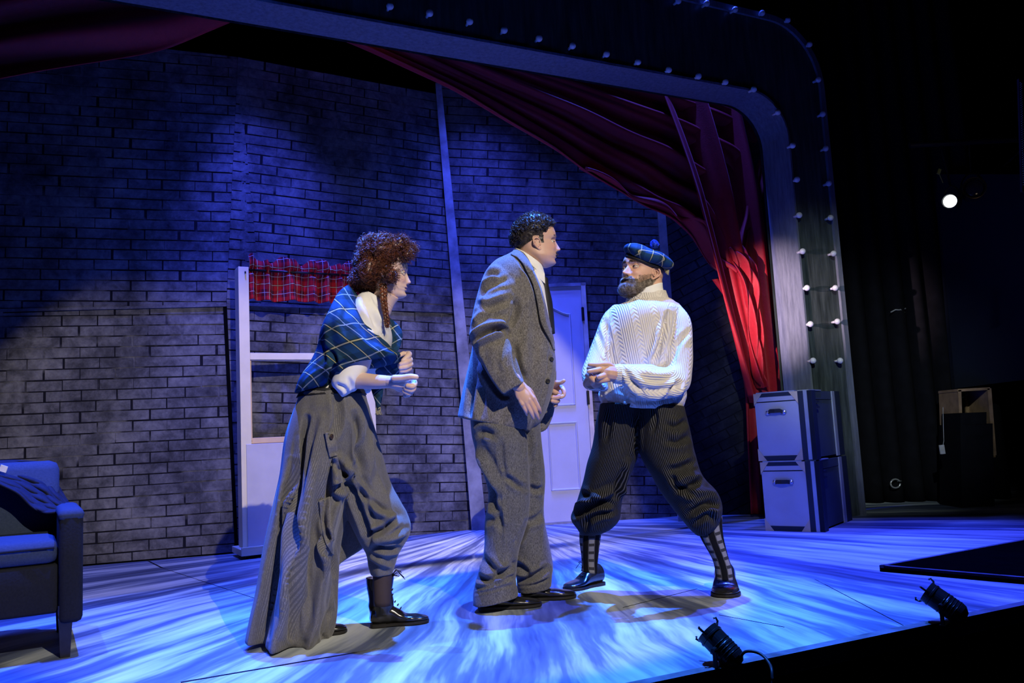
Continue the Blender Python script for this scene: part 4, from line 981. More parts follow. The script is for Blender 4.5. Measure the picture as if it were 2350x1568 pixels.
class Head:
    """places a head: M4 maps the local frame to the world"""
    def __init__(s, pos, fwd, up, H, **kw):
        f = Vector(fwd).normalized(); u = Vector(up); l = u.cross(f).normalized(); u = f.cross(l)
        s.M = Matrix(((f.x, l.x, u.x, pos[0]), (f.y, l.y, u.y, pos[1]), (f.z, l.z, u.z, pos[2]), (0, 0, 0, 1))); s.H = H
        s.V, s.F, s.C = head_mesh(H, **kw); s.R = np.array(s.M.to_3x3()); s.T = np.array(pos)
        s.f, s.l, s.u = f, l, u
    def w(s, V): return np.asarray(V) @ s.R.T + s.T
    def pt(s, x, y, z): return s.M @ Vector((x * s.H, y * s.H, z * s.H))
    def parts(s, earx=-.02, earz=.43):
        out = [(s.w(s.V), s.F, s.C)]
        for sd in (1, -1):
            V, F = ear_mesh(s.H, sd); V = V @ np.array(Matrix.Rotation(radians(-12 * 1), 3, 'Y')).T @ np.array(Matrix.Rotation(radians(-14 * sd), 3, 'Z')).T
            out.append((s.w(V + np.array([earx * s.H, sd * .318 * s.H, earz * s.H])), F, np.tile([0, .35, 0], (len(V), 1))))
        return out
    def eyes(s, parent, look, iris=(0.10, 0.07, 0.05)):
        for sd in (1, -1):
            c = s.pt(.318, sd * .132, .493); eye(parent, c, s.f, s.H, look, iris)
            # lids
            ly = s.l; V = []; nn_, mm_ = 20, 7; F = []
            for part_, (e0_, e1_) in enumerate(((.18, 1.25), (-1.1, -.42))):
                off = len(V)
                for i in range(nn_):
                    az = -1.25 + 2.5 * i / (nn_ - 1)
                    for j in range(mm_):
                        el = e0_ + (e1_ - e0_) * j / (mm_ - 1)
                        edge = cos(az * 1.15) if abs(az * 1.15) < pi / 2 else 0
                        if part_ == 0: el = el if j else -.05 + (e0_ + .05) * edge
                        else: el = el if j < mm_ - 1 else -.05 + (e1_ + .05) * edge
                        r = s.H * .0575; v = s.f * cos(el) * cos(az) + ly * cos(el) * sin(az) + s.u * sin(el); V.append(c + v * r)
                F += [tuple(q + off for q in f) for f in gridF(nn_, mm_)]
            o = mobj('eyelid', V, F, s.skin, parent, True); o.modifiers.new('t', 'SOLIDIFY').thickness = s.H * .006
    def surf(s):
        V = s.w(s.V); N = normals(V, [f for f in s.F if len(f) == 4]); c = V.mean(0)
        if ((V - c) * N).sum() < 0: N = -N
        return V, N
def combed(V, N, idx, dirf, length, k, r, lift, jit, wave=0.0, wfreq=3.0, seed=1, curl=0.0):
    """hair strands rooted at vertices idx, laid along dirf(V) on the surface"""
    g = np.random.default_rng(seed); P0 = V[idx] + N[idx] * .001; n = len(idx); D = dirf(V[idx]) + g.normal(0, jit, (n, 3)); Nn = N[idx]
    D = D - Nn * (D * Nn).sum(1, keepdims=True); D /= np.linalg.norm(D, axis=1, keepdims=True) + 1e-9; S = np.cross(D, Nn)
    L = length * g.uniform(.6, 1.25, n)[:, None]; ph = g.uniform(0, 6.28, n)[:, None]; pts = []
    for i in range(k):
        t = i / (k - 1); w_ = wave * np.sin(ph + 2 * pi * wfreq * t) * t ** .5; w2 = curl * (np.cos(ph + 2 * pi * wfreq * t) - np.cos(ph))
        pts.append(P0 + D * L * t + Nn * (lift * (t ** .7) * g.uniform(.8, 1.2) - L * L * t * t * 1.6) + S * w_ + Nn * w2)
    return strands(None, np.stack(pts, 1), r)

# ------------------------------------------------------------------ shoes
def shoe(parent, heel, toe, mat, shaft=0.0, w=.044, name='shoe', lace=True, lean=(0, 0, 0), up_top=.085, toe_flat=.0, long_=1.0):
    heel, toe = Vector(heel), Vector(toe); x = (toe - heel); x.z = 0; L = x.length; x.normalize(); y = Vector((-x.y, x.x, 0)); z = Vector((0, 0, 1)); lean = Vector(lean)
    prof = [(0.0, .55, .030, .055), (.04, .74, .016, up_top * .95), (.14, .82, .012, up_top), (.26, .80, .012, up_top * .98), (.38, .80, .012, up_top * .84), (.50, .88, .010, up_top * .66), (.62, 1.0, .009, .047), (.74, 1.03, .009, .041), (.86, .92, .010, .036), (.95, .66, .012, .030), (1.0, .20, .017, .022)]
    R = cr(prof, 61); n = 30; V = []
    for a, hw, z0, z1 in R:
        for j in range(n):
            th = 2 * pi * j / n; c, s_ = cos(th), sin(th); ex = 2.6 if s_ < 0 else 2.0
            yy = hw * w * math.copysign(abs(c) ** (2 / ex), c); zz = (z0 + z1) / 2 + (z1 - z0) / 2 * math.copysign(abs(s_) ** (2 / ex), s_)
            sag = 1.0; V.append(heel + x * a * L + y * yy + z * zz)
    F = gridF(61, n, True) + [tuple(range(n - 1, -1, -1)), tuple(60 * n + j for j in range(n))]
    V = np.array([tuple(v) for v in V])
    parts = [(V, F)]
    if shaft:
        c0 = heel + x * L * .20
        sec = [(c0 + z * .05, .050, .036), (c0 + z * .10, .052, .038), (c0 + z * .14 - x * .004, .050, .040), (c0 + z * (shaft * .8) - x * .004, .054, .046), (c0 + z * shaft + lean, .058, .050)]
        q = cr([(*s_[0], s_[1], s_[2]) for s_ in sec], 30); V2 = []
        for r_ in q:
            for j in range(n): V2.append(Vector(r_[:3]) + x * cos(2 * pi * j / n) * r_[3] + y * sin(2 * pi * j / n) * r_[4])
        parts.append((np.array([tuple(v) for v in V2]), gridF(30, n, True) + [tuple(range(n - 1, -1, -1)), tuple(29 * n + j for j in range(n))]))
    Vr, Fr, _ = remesh(parts, .0028, 3, .5, False)
    Nn = normals(Vr, Fr); dd = np.array([noise.noise(Vector(v) * 28) for v in Vr]); Vr = Vr + Nn * (dd * (.0035 if shaft else .0012))[:, None]
    o = mobj(name, Vr, Fr, mat, parent, True)
    # sole and heel block
    so = MB(); ring = []; 
    outl = [(0.0, .50), (.04, .78), (.14, .86), (.3, .78), (.45, .82), (.6, 1.02), (.74, 1.08), (.88, .94), (.97, .6), (1.01, .0)]
    o_ = cr(outl, 30); left = [heel + x * a * L + y * b * w * 1.03 for a, b in o_]; right = [heel + x * a * L - y * b * w * 1.03 for a, b in o_][::-1][1:]
    pts = left + right
    so.prism([p + z * .004 for p in pts], None, z * .010); so.obj('sole', M['sole'], o)
    hb_ = MB(); hp = [heel + x * a * L + y * b * w * 1.0 for a, b in ((0, .5), (.04, .78), (.14, .84), (.26, .80), (.26, -.80), (.14, -.84), (.04, -.78), (0, -.5))]
    hb_.prism([p for p in hp], None, z * .016); hb_.obj('heel', M['sole'], o)
    if lace:
        lc = MB(); 
        rows = 4 if not shaft else 8
        for i in range(rows):
            if shaft:
                t = i / (rows - 1); a = .60 - .20 * min(1, t * 2); zz = .055 + t * (shaft - .055); fx = (.50 - .3 * min(1, t * 1.6)) * L
                cpt_ = heel + x * (L * .20 + .046 if t > .4 else L * (.52 - .33 * t)) + z * (zz if t > .4 else .062 + .10 * t)
            else:
                t = i / (rows - 1); cpt_ = heel + x * L * (.56 - .20 * t) + z * (.056 + (up_top - .052) * t)
            a0 = cpt_ + y * .016 + z * .002; a1 = cpt_ - y * .016 + z * .006; lc.tube([a0, (a0 + a1) / 2 + x * .004 + z * .006, a1], .0022, 6)
        top_ = cpt_
        for sgn in (1, -1):
            lc.tube([top_, top_ + y * sgn * .012 + x * .02 + z * .022, top_ + y * sgn * .02 + x * .042 + z * .012, top_ + y * sgn * .016 + x * .03 - z * .002, top_ + x * .006], .0018, 6)
            lc.tube([top_, top_ + x * .03 + y * sgn * .02 + z * .012, top_ + x * .055 + y * sgn * .028 - z * .016], .0016, 6)
        lc.obj('laces', M['sole'], o, True)
    return o
M['leather'] = plain('black_leather_shoe', (0.012, 0.012, 0.013), 0.22, 0.6, 0.3, 30, coat=0.3)
M['sole'] = plain('shoe_sole', (0.015, 0.014, 0.013), 0.6, 0.3)
def loft2(rows, n=44, m=6, ex=2.0, rfun=None, caps=True):
    """rows: lx, ly, rx, ry, Yl, Yr, depth: each cross-section given by its left and right silhouette points"""
    R0 = []
    for lx, ly, rx, ry, Yl, Yr, dp in rows:
        a, b = P(lx, ly, Yl), P(rx, ry, Yr); R0.append((*a, *b, dp))
    R = cr(R0, (len(R0) - 1) * m + 1); k = len(R); V = np.zeros((k * n, 3)); A_ = np.zeros((k * n, 3)); L = 0.0
    for i in range(k):
        a, b = Vector(R[i][:3]), Vector(R[i][3:6]); c = (a + b) / 2; lat = (b - a) / 2
        if i: L += (c - pc).length
        pc = c; dep = Vector((0, 1, 0)); l2 = lat.normalized(); dep = (dep - l2 * dep.dot(l2)).normalized() * R[i][6]; w_ = lat.length
        for j in range(n):
            th = 2 * pi * j / n - pi / 2; cx_, sy_ = cos(th), sin(th); f = rfun(j / n, i / (k - 1)) if rfun else 1.0
            V[i * n + j] = c + lat * math.copysign(abs(cx_) ** (2 / ex), cx_) * (1 + (f - 1) * .25) + dep * math.copysign(abs(sy_) ** (2 / ex), sy_) * f
            A_[i * n + j] = (((j / n + 0.5) % 1.0 - 0.5) * 2 * pi * (w_ + R[i][6]) / 2, L, 0)
    F = gridF(k, n, True)
    if caps: F.append(tuple(range(n - 1, -1, -1))); F.append(tuple((k - 1) * n + j for j in range(n)))
    return V, F, A_
def patch(V, F, edge_a, edge_b, off, mat, name, parent, na=50, nb=14, thick=.004, bulge=0.0):
    """a piece of cloth lying on the camera side of a garment between two pixel curves"""
    tree = BVHTree.FromPolygons([tuple(v) for v in V], F); a, b = cr(edge_a, na), cr(edge_b, na); pts = []; last = None
    for i in range(na):
        for j in range(nb):
            t = j / (nb - 1); q = a[i] * (1 - t) + b[i] * t; d = ray(*q).normalized(); hit = tree.ray_cast(CPOS, d)[0]
            if hit is None: hit = (CPOS + d * last) if last else None
            dist = (hit - CPOS).length if hit is not None else None
            if last is not None and dist is not None and abs(dist - last) > .12: dist = last
            if dist is not None: last = dist
            pts.append((q, dist))
    dv = [p[1] for p in pts if p[1] is not None]; 
    med = float(np.median(dv)) if dv else 4.0
    Pn = [CPOS + ray(*q).normalized() * ((ds or med) - off - bulge * sin(pi * ((k % nb) / (nb - 1)))) for k, (q, ds) in enumerate(pts)]
    o = mobj(name, Pn, gridF(na, nb), mat, parent, True); s = o.modifiers.new('t', 'SOLIDIFY'); s.thickness = thick; s.offset = 0
    return o
def disc_on(V, F, px, py, r, off, mat, name, parent, prof=None):
    tree = BVHTree.FromPolygons([tuple(v) for v in V], F); d = ray(px, py).normalized(); h, nrm, _, _ = tree.ray_cast(CPOS, d)
    if h is None: h = CPOS + d * 3.9; nrm = -d
    if nrm.dot(d) > 0: nrm = -nrm
    Mx = nrm.to_track_quat('Z', 'Y').to_matrix().to_4x4(); Mx.translation = h + nrm * off
    return MB().lathe(prof or [(.001, -.002), (r, -.002), (r, .002), (r * .85, .0035), (r * .7, .0025), (.001, .0025)], Mx, 20).obj(name, mat, parent, True)

def m_weave(name, c1, c2, sc=1.0, rough=0.9, stripes=None):
    g = NG(name, rough, 0.12); p = g.objco(); a = g.attr('pat'); u, v, _ = g.xyz(a)
    n = g.noise(g.scale(p, 1, 1, .45), 260 * sc, 3, .75); n2 = g.noise(p, 14, 3, .6)
    c = g.mix(g.mapr(n, .30, .70), c1, c2); c = g.mix(g.mapr(n2, .3, .7, 0, .25), c, tuple(x * .6 for x in c1))
    if stripes: f, w_, col = stripes; c = g.mix(g.band(u, f, 0, w_, .06), c, col)
    g.color(c); g.bump(n, .35, .0015); g.b.inputs['Sheen Weight'].default_value = .15 if c2[0] > .1 else 0.0; return g.m
M['tweed'] = m_weave('grey_tweed', (0.045, 0.042, 0.039), (0.27, 0.25, 0.225))
M['tweed2'] = m_weave('grey_trouser_wool', (0.04, 0.04, 0.042), (0.20, 0.195, 0.185))
M['skirt'] = m_weave('grey_striped_skirt', (0.10, 0.096, 0.092), (0.24, 0.23, 0.215), 1.0, .9, (260, .2, (.10, .10, .10)))
M['pin'] = m_weave('pinstripe', (0.0025, 0.0025, 0.003), (0.006, 0.006, 0.007), 1.0, .8, (112, .13, (.075, .073, .07)))
M['shirt'] = plain('white_cotton', (0.78, 0.77, 0.74), 0.8, 0.2, 0.03, 20)
M['tie'] = plain('black_tie', (0.01, 0.01, 0.012), 0.6, 0.3)
tq = NG('blue_green_tartan', 0.85, 0.15); tq.color(tartan(tq, tq.attr('pat'), (0.010, 0.045, 0.115), (0.006, 0.022, 0.035), (0.008, 0.016, 0.008), (0.42, 0.38, 0.20), (0.26, 0.29, 0.28), 8.2, 0, .17)); tq.bump(tq.noise(tq.objco(), 400, 2), .2, .001); M['tartan_blue'] = tq.m
skinM = m_skin('skin_man', (0.60, 0.37, 0.28), (0.50, 0.20, 0.17)); skinW = m_skin('skin_woman', (0.70, 0.50, 0.42), (0.55, 0.18, 0.18)); skinB = m_skin('skin_bearded', (0.58, 0.35, 0.25), (0.45, 0.17, 0.15))
def body_obj(head, head_extra, flesh, hands_, mat, label, voxel=.006):
    pts = head.parts(); V1, F1, _ = remesh(flesh, voxel, 2, .5, False); pts.append((V1, F1, np.zeros((len(V1), 3))))
    for h in hands_: V2, F2, _ = remesh(h, .0022, 3, .5, False); pts.append((V2, F2, np.zeros((len(V2), 3))))
    V, F, C_ = join(pts); o = mobj('person', V, F, mat, None, True, attr={'skin': C_}); tag(o, label, 'person'); head.skin = mat; return o

# ================================================================== man in the grey suit (profile, facing right)
Y2 = 3.93
hd2 = Head(P(1234, 615, Y2), (1, .10, .02), (0.0, 0, 1), .232, fat=1.22)
def reshape(h, jaw=0.0, nose=1.0, sz=1.0, back=1.0):
    V = h.V; z = V[:, 2] / h.H; x = V[:, 0] / h.H; y = np.abs(V[:, 1]) / h.H
    m = np.clip(1 - z / .33, 0, 1) * np.clip(x / .3, 0, 1); V[:, 0] -= jaw * m * h.H
    nm = np.exp(-((y / .06) ** 2)) * ((z > .27) & (z < .56)) * (x > .3); V[:, 0] -= (1 - nose) * np.clip(x - .42, 0, 1) * nm * h.H
    V[:, 2] *= sz
    b_ = V[:, 0] < 0; V[b_, 0] *= back
reshape(hd2, .06, .74, 1.08, .88)
flesh = [loft([(1216, 592, Y2, 28, .052), (1212, 610, Y2, 31, .062), (1202, 632, Y2, 38, .08)], 30, 4), loft([(1180, 650, Y2, 60, .16), (1178, 720, Y2, 66, .15), (1170, 850, Y2, 80, .15), (1160, 960, Y2, 70, .15)], 30, 4),
         chain([P(1140, 660, 3.78), P(1120, 785, 3.70), P(1192, 888, 3.645)], [.05, .045, .030]), chain([P(1150, 660, 4.10), P(1150, 790, 4.18), P(1262, 895, 4.10)], [.05, .045, .030]),
         chain([P(1155, 980, 3.88), P(1165, 1150, 3.85), P(1145, 1340, 3.83)], [.075, .055, .035]), chain([P(1200, 980, 3.98), P(1212, 1150, 4.0), P(1222, 1340, 4.02)], [.075, .055, .04])]
dirn = (P(1212, 922, 3.63) - P(1193, 889, 3.64))
h_r = hand(P(1191, 886, 3.645), dirn, (0, 1, .0), (.9, .1, .45), .90, curls=((18, 30, 20), (14, 22, 15), (14, 24, 15), (16, 28, 18)), thumb=((.75, .45, .55), (.9, .1, .45)), spread=(1, -1, -1, 0), fat=1.18)
h_r.append(chain([P(1180, 868, 3.65), P(1193, 889, 3.645)], [.030, .027]))
h_l = [pxchain([(1258, 890, 4.08), (1268, 888, 4.05), (1277, 880, 4.02)], [14, 13, 8]), pxchain([(1266, 908, 4.06), (1274, 905, 4.04)], [14, 12]), pxchain([(1268, 886, 4.02), (1278, 880, 4.0), (1288, 878, 3.98), (1294, 874, 3.97)], [7, 6.2, 5.2, 4.4]),
       pxchain([(1276, 892, 4.04), (1288, 889, 4.02), (1294, 898, 3.99), (1293, 908, 3.97), (1287, 912, 3.96)], [6.5, 5.8, 5.3, 5, 4.4]), pxchain([(1272, 900, 4.02), (1283, 907, 4.0), (1281, 912, 3.95), (1268, 913, 3.93)], [6.5, 6, 5.6, 4.8]),
       pxchain([(1270, 912, 4.02), (1280, 919, 4.0), (1276, 923, 3.95), (1267, 921, 3.93)], [6, 5.6, 5, 4.4]), pxchain([(1268, 920, 4.02), (1276, 928, 4.0), (1273, 932, 3.96)], [5.4, 5, 4.2])]
man2 = body_obj(hd2, None, flesh, [h_r, h_l], skinM, 'tall man in grey tweed suit with short dark curly hair, standing in the middle')
hd2.eyes(man2, (1, -.45, -.05), (.05, .035, .03))
# jacket
torso = loft2([(1180, 575, 1212, 590, 3.93, 3.93, .07), (1160, 590, 1222, 610, 3.93, 3.93, .13), (1132, 606, 1232, 636, 3.93, 3.93, .19), (1112, 632, 1243, 662, 3.93, 3.93, .215), (1098, 675, 1252, 695, 3.93, 3.93, .22), (1092, 735, 1262, 740, 3.94, 3.93, .215), (1085, 800, 1273, 795, 3.94, 3.92, .215), (1072, 860, 1276, 850, 3.94, 3.92, .215), (1062, 910, 1264, 908, 3.95, 3.92, .22), (1055, 945, 1244, 962, 3.95, 3.92, .225), (1053, 958, 1220, 992, 3.95, 3.92, .225)], 60, 6, 2.3)
sleeve = loft2([(1150, 600, 1205, 640, 3.84, 3.80, .06), (1118, 622, 1200, 668, 3.80, 3.76, .085), (1100, 665, 1190, 700, 3.76, 3.74, .085), (1086, 715, 1172, 738, 3.74, 3.71, .08), (1078, 768, 1163, 762, 3.72, 3.69, .078), (1088, 800, 1170, 782, 3.70, 3.67, .072), (1108, 838, 1182, 815, 3.68, 3.65, .068), (1130, 876, 1194, 850, 3.665, 3.64, .062), (1153, 906, 1204, 878, 3.655, 3.63, .056)], 40, 6, 2.1)
farsl = loft2([(1140, 640, 1230, 655, 4.05, 4.05, .08), (1120, 760, 1230, 760, 4.15, 4.15, .07), (1180, 860, 1260, 830, 4.16, 4.14, .06), (1240, 905, 1274, 878, 4.10, 4.08, .05)], 30, 5)
flap = loft2([(1240, 850, 1275, 850, 4.02, 4.04, .05), (1228, 900, 1276, 895, 4.06, 4.08, .035), (1222, 950, 1272, 945, 4.08, 4.10, .025), (1226, 985, 1258, 982, 4.08, 4.10, .018), (1236, 994, 1246, 992, 4.09, 4.09, .012)], 30, 5)
V, F, A_ = remesh([torso, sleeve, farsl, flap], .0052, 3, .5)
V = crease(V, F, [([(1187, 594), (1213, 629), (1223, 653), (1233, 694), (1241, 742), (1260, 780), (1268, 803)], 4, .016),
 ([(1100, 640), (1125, 626), (1150, 630)], 6, .014), ([(1092, 694), (1110, 665), (1140, 648), (1168, 640)], 7, .010), ([(1092, 680), (1120, 690), (1165, 672)], 8, -.008), ([(1186, 690), (1182, 720), (1172, 745)], 6, .018),
 ([(1084, 772), (1105, 752), (1135, 742), (1160, 738)], 7, -.014), ([(1082, 785), (1105, 768), (1135, 757), (1152, 757), (1160, 768)], 6, .020), ([(1095, 790), (1120, 776), (1150, 768)], 6, -.012), ([(1130, 758), (1146, 762), (1158, 756)], 4, .014),
 ([(1105, 730), (1130, 705), (1160, 690)], 8, .010), ([(1086, 740), (1100, 722), (1128, 712)], 6, -.008), ([(1092, 800), (1090, 860), (1078, 955)], 6, .016), ([(1104, 880), (1098, 920), (1090, 962)], 7, -.010), ([(1180, 790), (1188, 840), (1204, 872)], 7, .016),
 ([(1092, 806), (1120, 866), (1152, 908), (1170, 906)], 5, .018), ([(1215, 660), (1208, 740), (1214, 840)], 10, -.006), ([(1262, 806), (1258, 850), (1242, 920), (1218, 985)], 4, .010), ([(1150, 800), (1140, 830), (1148, 860)], 7, .006), ([(1175, 905), (1160, 940), (1150, 975)], 10, .007), ([(1225, 760), (1222, 850), (1205, 930)], 12, .006)])
V = wrinkle(V, F, .005, 7, (1, 1, .6))
jack = mobj('jacket', V, F, M['tweed'], man2, True, attr={'pat': A_})
patch(V, F, [(1172, 584), (1187, 592), (1200, 606), (1211, 628)], [(1181, 572), (1197, 580), (1212, 598), (1226, 620)], .012, M['tweed'], 'collar', jack, 40, 10, .006)
patch(V, F, [(1211, 628), (1223, 653), (1233, 694), (1242, 742), (1262, 782), (1270, 803)], [(1222, 616), (1237, 653), (1249, 690), (1259, 732), (1269, 770), (1274, 803)], .010, M['tweed'], 'lapel', jack, 50, 10, .006)
for bx_, by_ in ((1265, 825), (1257, 875)): disc_on(V, F, bx_, by_, .0105, .003, M['sole'], 'button', jack)
# shirt collar, tie
sc = loft2([(1181, 571, 1245, 612, 3.93, 3.93, .072), (1181, 576, 1250, 630, 3.93, 3.93, .080), (1183, 585, 1249, 642, 3.93, 3.92, .09)], 44, 5, 2.1)
o = mobj('shirt_collar', sc[0], sc[1], M['shirt'], man2, True)
cp_ = MB().prism([P(1236, 612, 3.845), P(1250, 628, 3.86), P(1251, 651, 3.855), P(1239, 640, 3.84), P(1228, 622, 3.835)], None, (0, .006, 0)).obj('collar_point', M['shirt'], o)
sf = loft2([(1205, 610, 1248, 640, 3.93, 3.92, .085), (1215, 650, 1254, 665, 3.93, 3.92, .10), (1225, 700, 1262, 712, 3.93, 3.92, .10), (1235, 760, 1270, 760, 3.93, 3.92, .09)], 30, 5); mobj('shirt_front', sf[0], sf[1], M['shirt'], man2, True)
tl = loft2([(1244, 632, 1256, 640, 3.885, 3.90, .02), (1243, 655, 1259, 662, 3.875, 3.90, .018), (1246, 690, 1266, 692, 3.87, 3.90, .018), (1252, 730, 1270, 728, 3.87, 3.90, .016), (1258, 770, 1273, 766, 3.88, 3.90, .014)], 20, 5); mobj('necktie', tl[0], tl[1], M['tie'], man2, True)
# trousers
nl = loft2([(1080, 945, 1200, 950, 3.90, 3.86, .15), (1084, 1000, 1212, 1000, 3.88, 3.84, .15), (1098, 1050, 1214, 1050, 3.87, 3.84, .135), (1121, 1125, 1216, 1125, 3.86, 3.84, .115), (1114, 1195, 1212, 1195, 3.85, 3.83, .11), (1112, 1265, 1190, 1265, 3.85, 3.83, .105), (1094, 1325, 1182, 1325, 3.84, 3.82, .11), (1086, 1360, 1186, 1355, 3.84, 3.82, .112), (1086, 1389, 1189, 1368, 3.84, 3.82, .115)], 44, 6, 2.2)
fl_ = loft2([(1150, 945, 1238, 945, 3.98, 3.98, .14), (1158, 1000, 1240, 1000, 3.98, 3.98, .14), (1165, 1080, 1250, 1090, 4.0, 4.0, .12), (1165, 1170, 1248, 1170, 4.02, 4.02, .11), (1170, 1240, 1260, 1240, 4.03, 4.03, .11), (1180, 1295, 1269, 1295, 4.03, 4.03, .105), (1186, 1330, 1266, 1325, 4.03, 4.03, .10), (1187, 1360, 1264, 1347, 4.03, 4.03, .10)], 44, 6, 2.2)
V, F, A_ = remesh([nl, fl_], .0052, 3, .5)
V = crease(V, F, [([(1147, 985), (1153, 1100), (1158, 1250), (1152, 1290)], 3, -.006), ([(1092, 1032), (1120, 1075), (1150, 1130)], 9, -.018), ([(1090, 1050), (1118, 1110), (1135, 1150)], 8, .020), ([(1096, 1000), (1110, 990), (1135, 1000)], 8, .016), ([(1150, 1010), (1152, 1060), (1158, 1085)], 5, .012), ([(1158, 1092), (1180, 1108), (1200, 1122)], 6, .014), ([(1120, 1140), (1138, 1170), (1150, 1190)], 7, .014), ([(1116, 1200), (1140, 1190), (1152, 1215)], 7, .014),
 ([(1110, 1280), (1135, 1310), (1165, 1320)], 8, .020), ([(1094, 1322), (1120, 1332), (1150, 1318), (1178, 1300)], 6, .022), ([(1090, 1352), (1130, 1342), (1160, 1330), (1182, 1318)], 4, .012), ([(1088, 1362), (1120, 1358), (1150, 1350), (1188, 1340)], 2.5, .008), ([(1175, 1290), (1195, 1300), (1215, 1320)], 6, .016), ([(1182, 1332), (1215, 1328), (1255, 1305)], 6, .022), ([(1185, 1345), (1225, 1342), (1262, 1328)], 3, .010),
 ([(1210, 980), (1216, 1010), (1214, 1060)], 5, .016), ([(1216, 1120), (1232, 1125), (1246, 1118)], 6, .012), ([(1210, 1200), (1235, 1190), (1250, 1172)], 7, .014), ([(1185, 1250), (1196, 1230), (1208, 1200)], 6, .014), ([(1225, 1030), (1222, 1090), (1226, 1150)], 7, .010)])
V = wrinkle(V, F, .007, 6, (1, 1, .7))
tr2 = mobj('trousers', V, F, M['tweed2'], man2, True, attr={'pat': A_})
shoe(man2, G(1098, 1402), G(1243, 1390), M['leather'], w=.046, lace=False, up_top=.075)
shoe(man2, G(1195, 1380), G(1322, 1371), M['leather'], w=.046, lace=False, up_top=.075)
# hair: short back and sides, small tight curls on top
Vs, Ns = hd2.surf(); loc = hd2.V / hd2.H; lx_, ly_, lz_ = loc[:, 0], np.abs(loc[:, 1]), loc[:, 2] / 1.08
hairline = np.where(lx_ > .20, .80 - .1 * np.clip((.40 - lx_) / .2, 0, 1), np.where(lx_ > .08, .62 - .0 * lx_, np.where(lx_ > -.10, .56, .30 + .2 * np.clip((lx_ + .5) / .4, 0, 1) * .9)))
side_burn = (lx_ > .02) & (lx_ < .13) & (lz_ > .42) & (ly_ > .2)
inH = ((lz_ > hairline) | side_burn)
capd = np.where(inH, np.clip((lz_ - hairline) * 6, .15, 1) * (.008 + .012 * np.clip((lz_ - .6) / .3, 0, 1)), -.004)
capd = capd + np.where(inH, np.array([noise.noise(Vector(v) * 85) for v in hd2.V]) * .005 * np.clip(lz_ * 1.6 - .5, 0, 1), 0)
mh2 = m_hair('dark_hair', (0.008, 0.006, 0.006), (0.055, 0.045, 0.045), .35)
hcap = mobj('hair', Vs + Ns * capd[:, None], hd2.F, mh2, man2, True)
def curls(V, N, idx, n, r, h, seed):
    g = np.random.default_rng(seed); ii = g.choice(idx, n); c = V[ii] + N[ii] * g.uniform(.3, 1, (n, 1)) * h; a = g.normal(0, 1, (n, 3)); a /= np.linalg.norm(a, axis=1, keepdims=True); b = np.cross(a, g.normal(0, 1, (n, 3))); b /= np.linalg.norm(b, axis=1, keepdims=True)
    ph = g.uniform(0, 6.28, (n, 1)); R_ = r * g.uniform(.6, 1.3, (n, 1)); cc = np.cross(a, b); pts = []
    for i in range(9): t = ph + i / 8 * 4.8; pts.append(c + (a * np.cos(t) + b * np.sin(t)) * R_ + cc * (i / 8 - .5) * R_ * 1.4)
    return np.stack(pts, 1)
top_i = np.where(inH & (lz_ > .66) | (inH & (lx_ < -.30) & (lz_ > .5)))[0]; side_i = np.where(inH & ~side_burn)[0]
C1 = curls(Vs, Ns, top_i, 3000, .0062, .024, 3); Vc, Fc = strands(None, C1, .0015); o = mobj('curls', Vc, Fc, mh2, hcap, True); tag(o, kind='stuff')
back_dir = lambda V: np.tile(np.array([-.5, 0, -.9]), (len(V), 1))
g_ = np.random.default_rng(5); Vc, Fc = combed(Vs, Ns, g_.choice(side_i, 3200), back_dir, .012, 5, .0005, .006, .5, seed=4); o = mobj('short_hair', Vc, Fc, mh2, hcap, True); tag(o, kind='stuff')
mst = np.where((lz_ > .235) & (lz_ < .275) & (ly_ < .10) & (lx_ > .3))[0]; Vc, Fc = combed(Vs, Ns, g_.choice(mst, 500), lambda V: np.tile(np.array([-.1, 0, -1.]), (len(V), 1)), .009, 5, .0006, .004, .35, seed=6); o = mobj('moustache', Vc, Fc, mh2, man2, True); tag(o, kind='stuff')
brw = np.where((np.abs(lz_ - .585 + .10 * (ly_ - .12) ** 2) < .008) & (ly_ > .04) & (ly_ < .19) & (lx_ > .25))[0]; Vc, Fc = combed(Vs, Ns, g_.choice(brw, 160), lambda V: np.tile(np.array([-.9, 0, -.1]), (len(V), 1)), .007, 4, .0004, .001, .3, seed=7); o = mobj('eyebrow', Vc, Fc, mh2, man2, True); tag(o, kind='stuff')

# ================================================================== woman in tartan shawl
YW = 3.55
hdw = Head(P(884, 686, YW), (1, .16, -.05), (.05, 0, 1), .222, female=True, mouth=.6); reshape(hdw, .03, .62, 1.0)
fleshw = [loft([(890, 672, YW, 30, .055), (880, 690, YW, 27, .052), (868, 712, YW, 30, .06)], 28, 4), loft([(850, 740, YW, 40, .12), (820, 820, YW, 42, .11), (780, 900, YW, 50, .12)], 28, 4), chain([P(842, 752, 3.50), P(808, 858, 3.40), P(822, 872, 3.38)], [.036, .034, .034]), chain([P(818, 873, 3.38), P(858, 876, 3.33), P(900, 877, 3.29)], [.036, .031, .024]),
          chain([P(866, 735, 3.68), P(860, 830, 3.72), P(926, 838, 3.52)], [.040, .034, .024]), chain([P(770, 930, 3.52), P(720, 1150, 3.50), P(700, 1380, 3.46)], [.08, .05, .03]), chain([P(800, 930, 3.60), P(850, 1120, 3.60), P(878, 1330, 3.56)], [.08, .05, .020])]
YH = 3.28
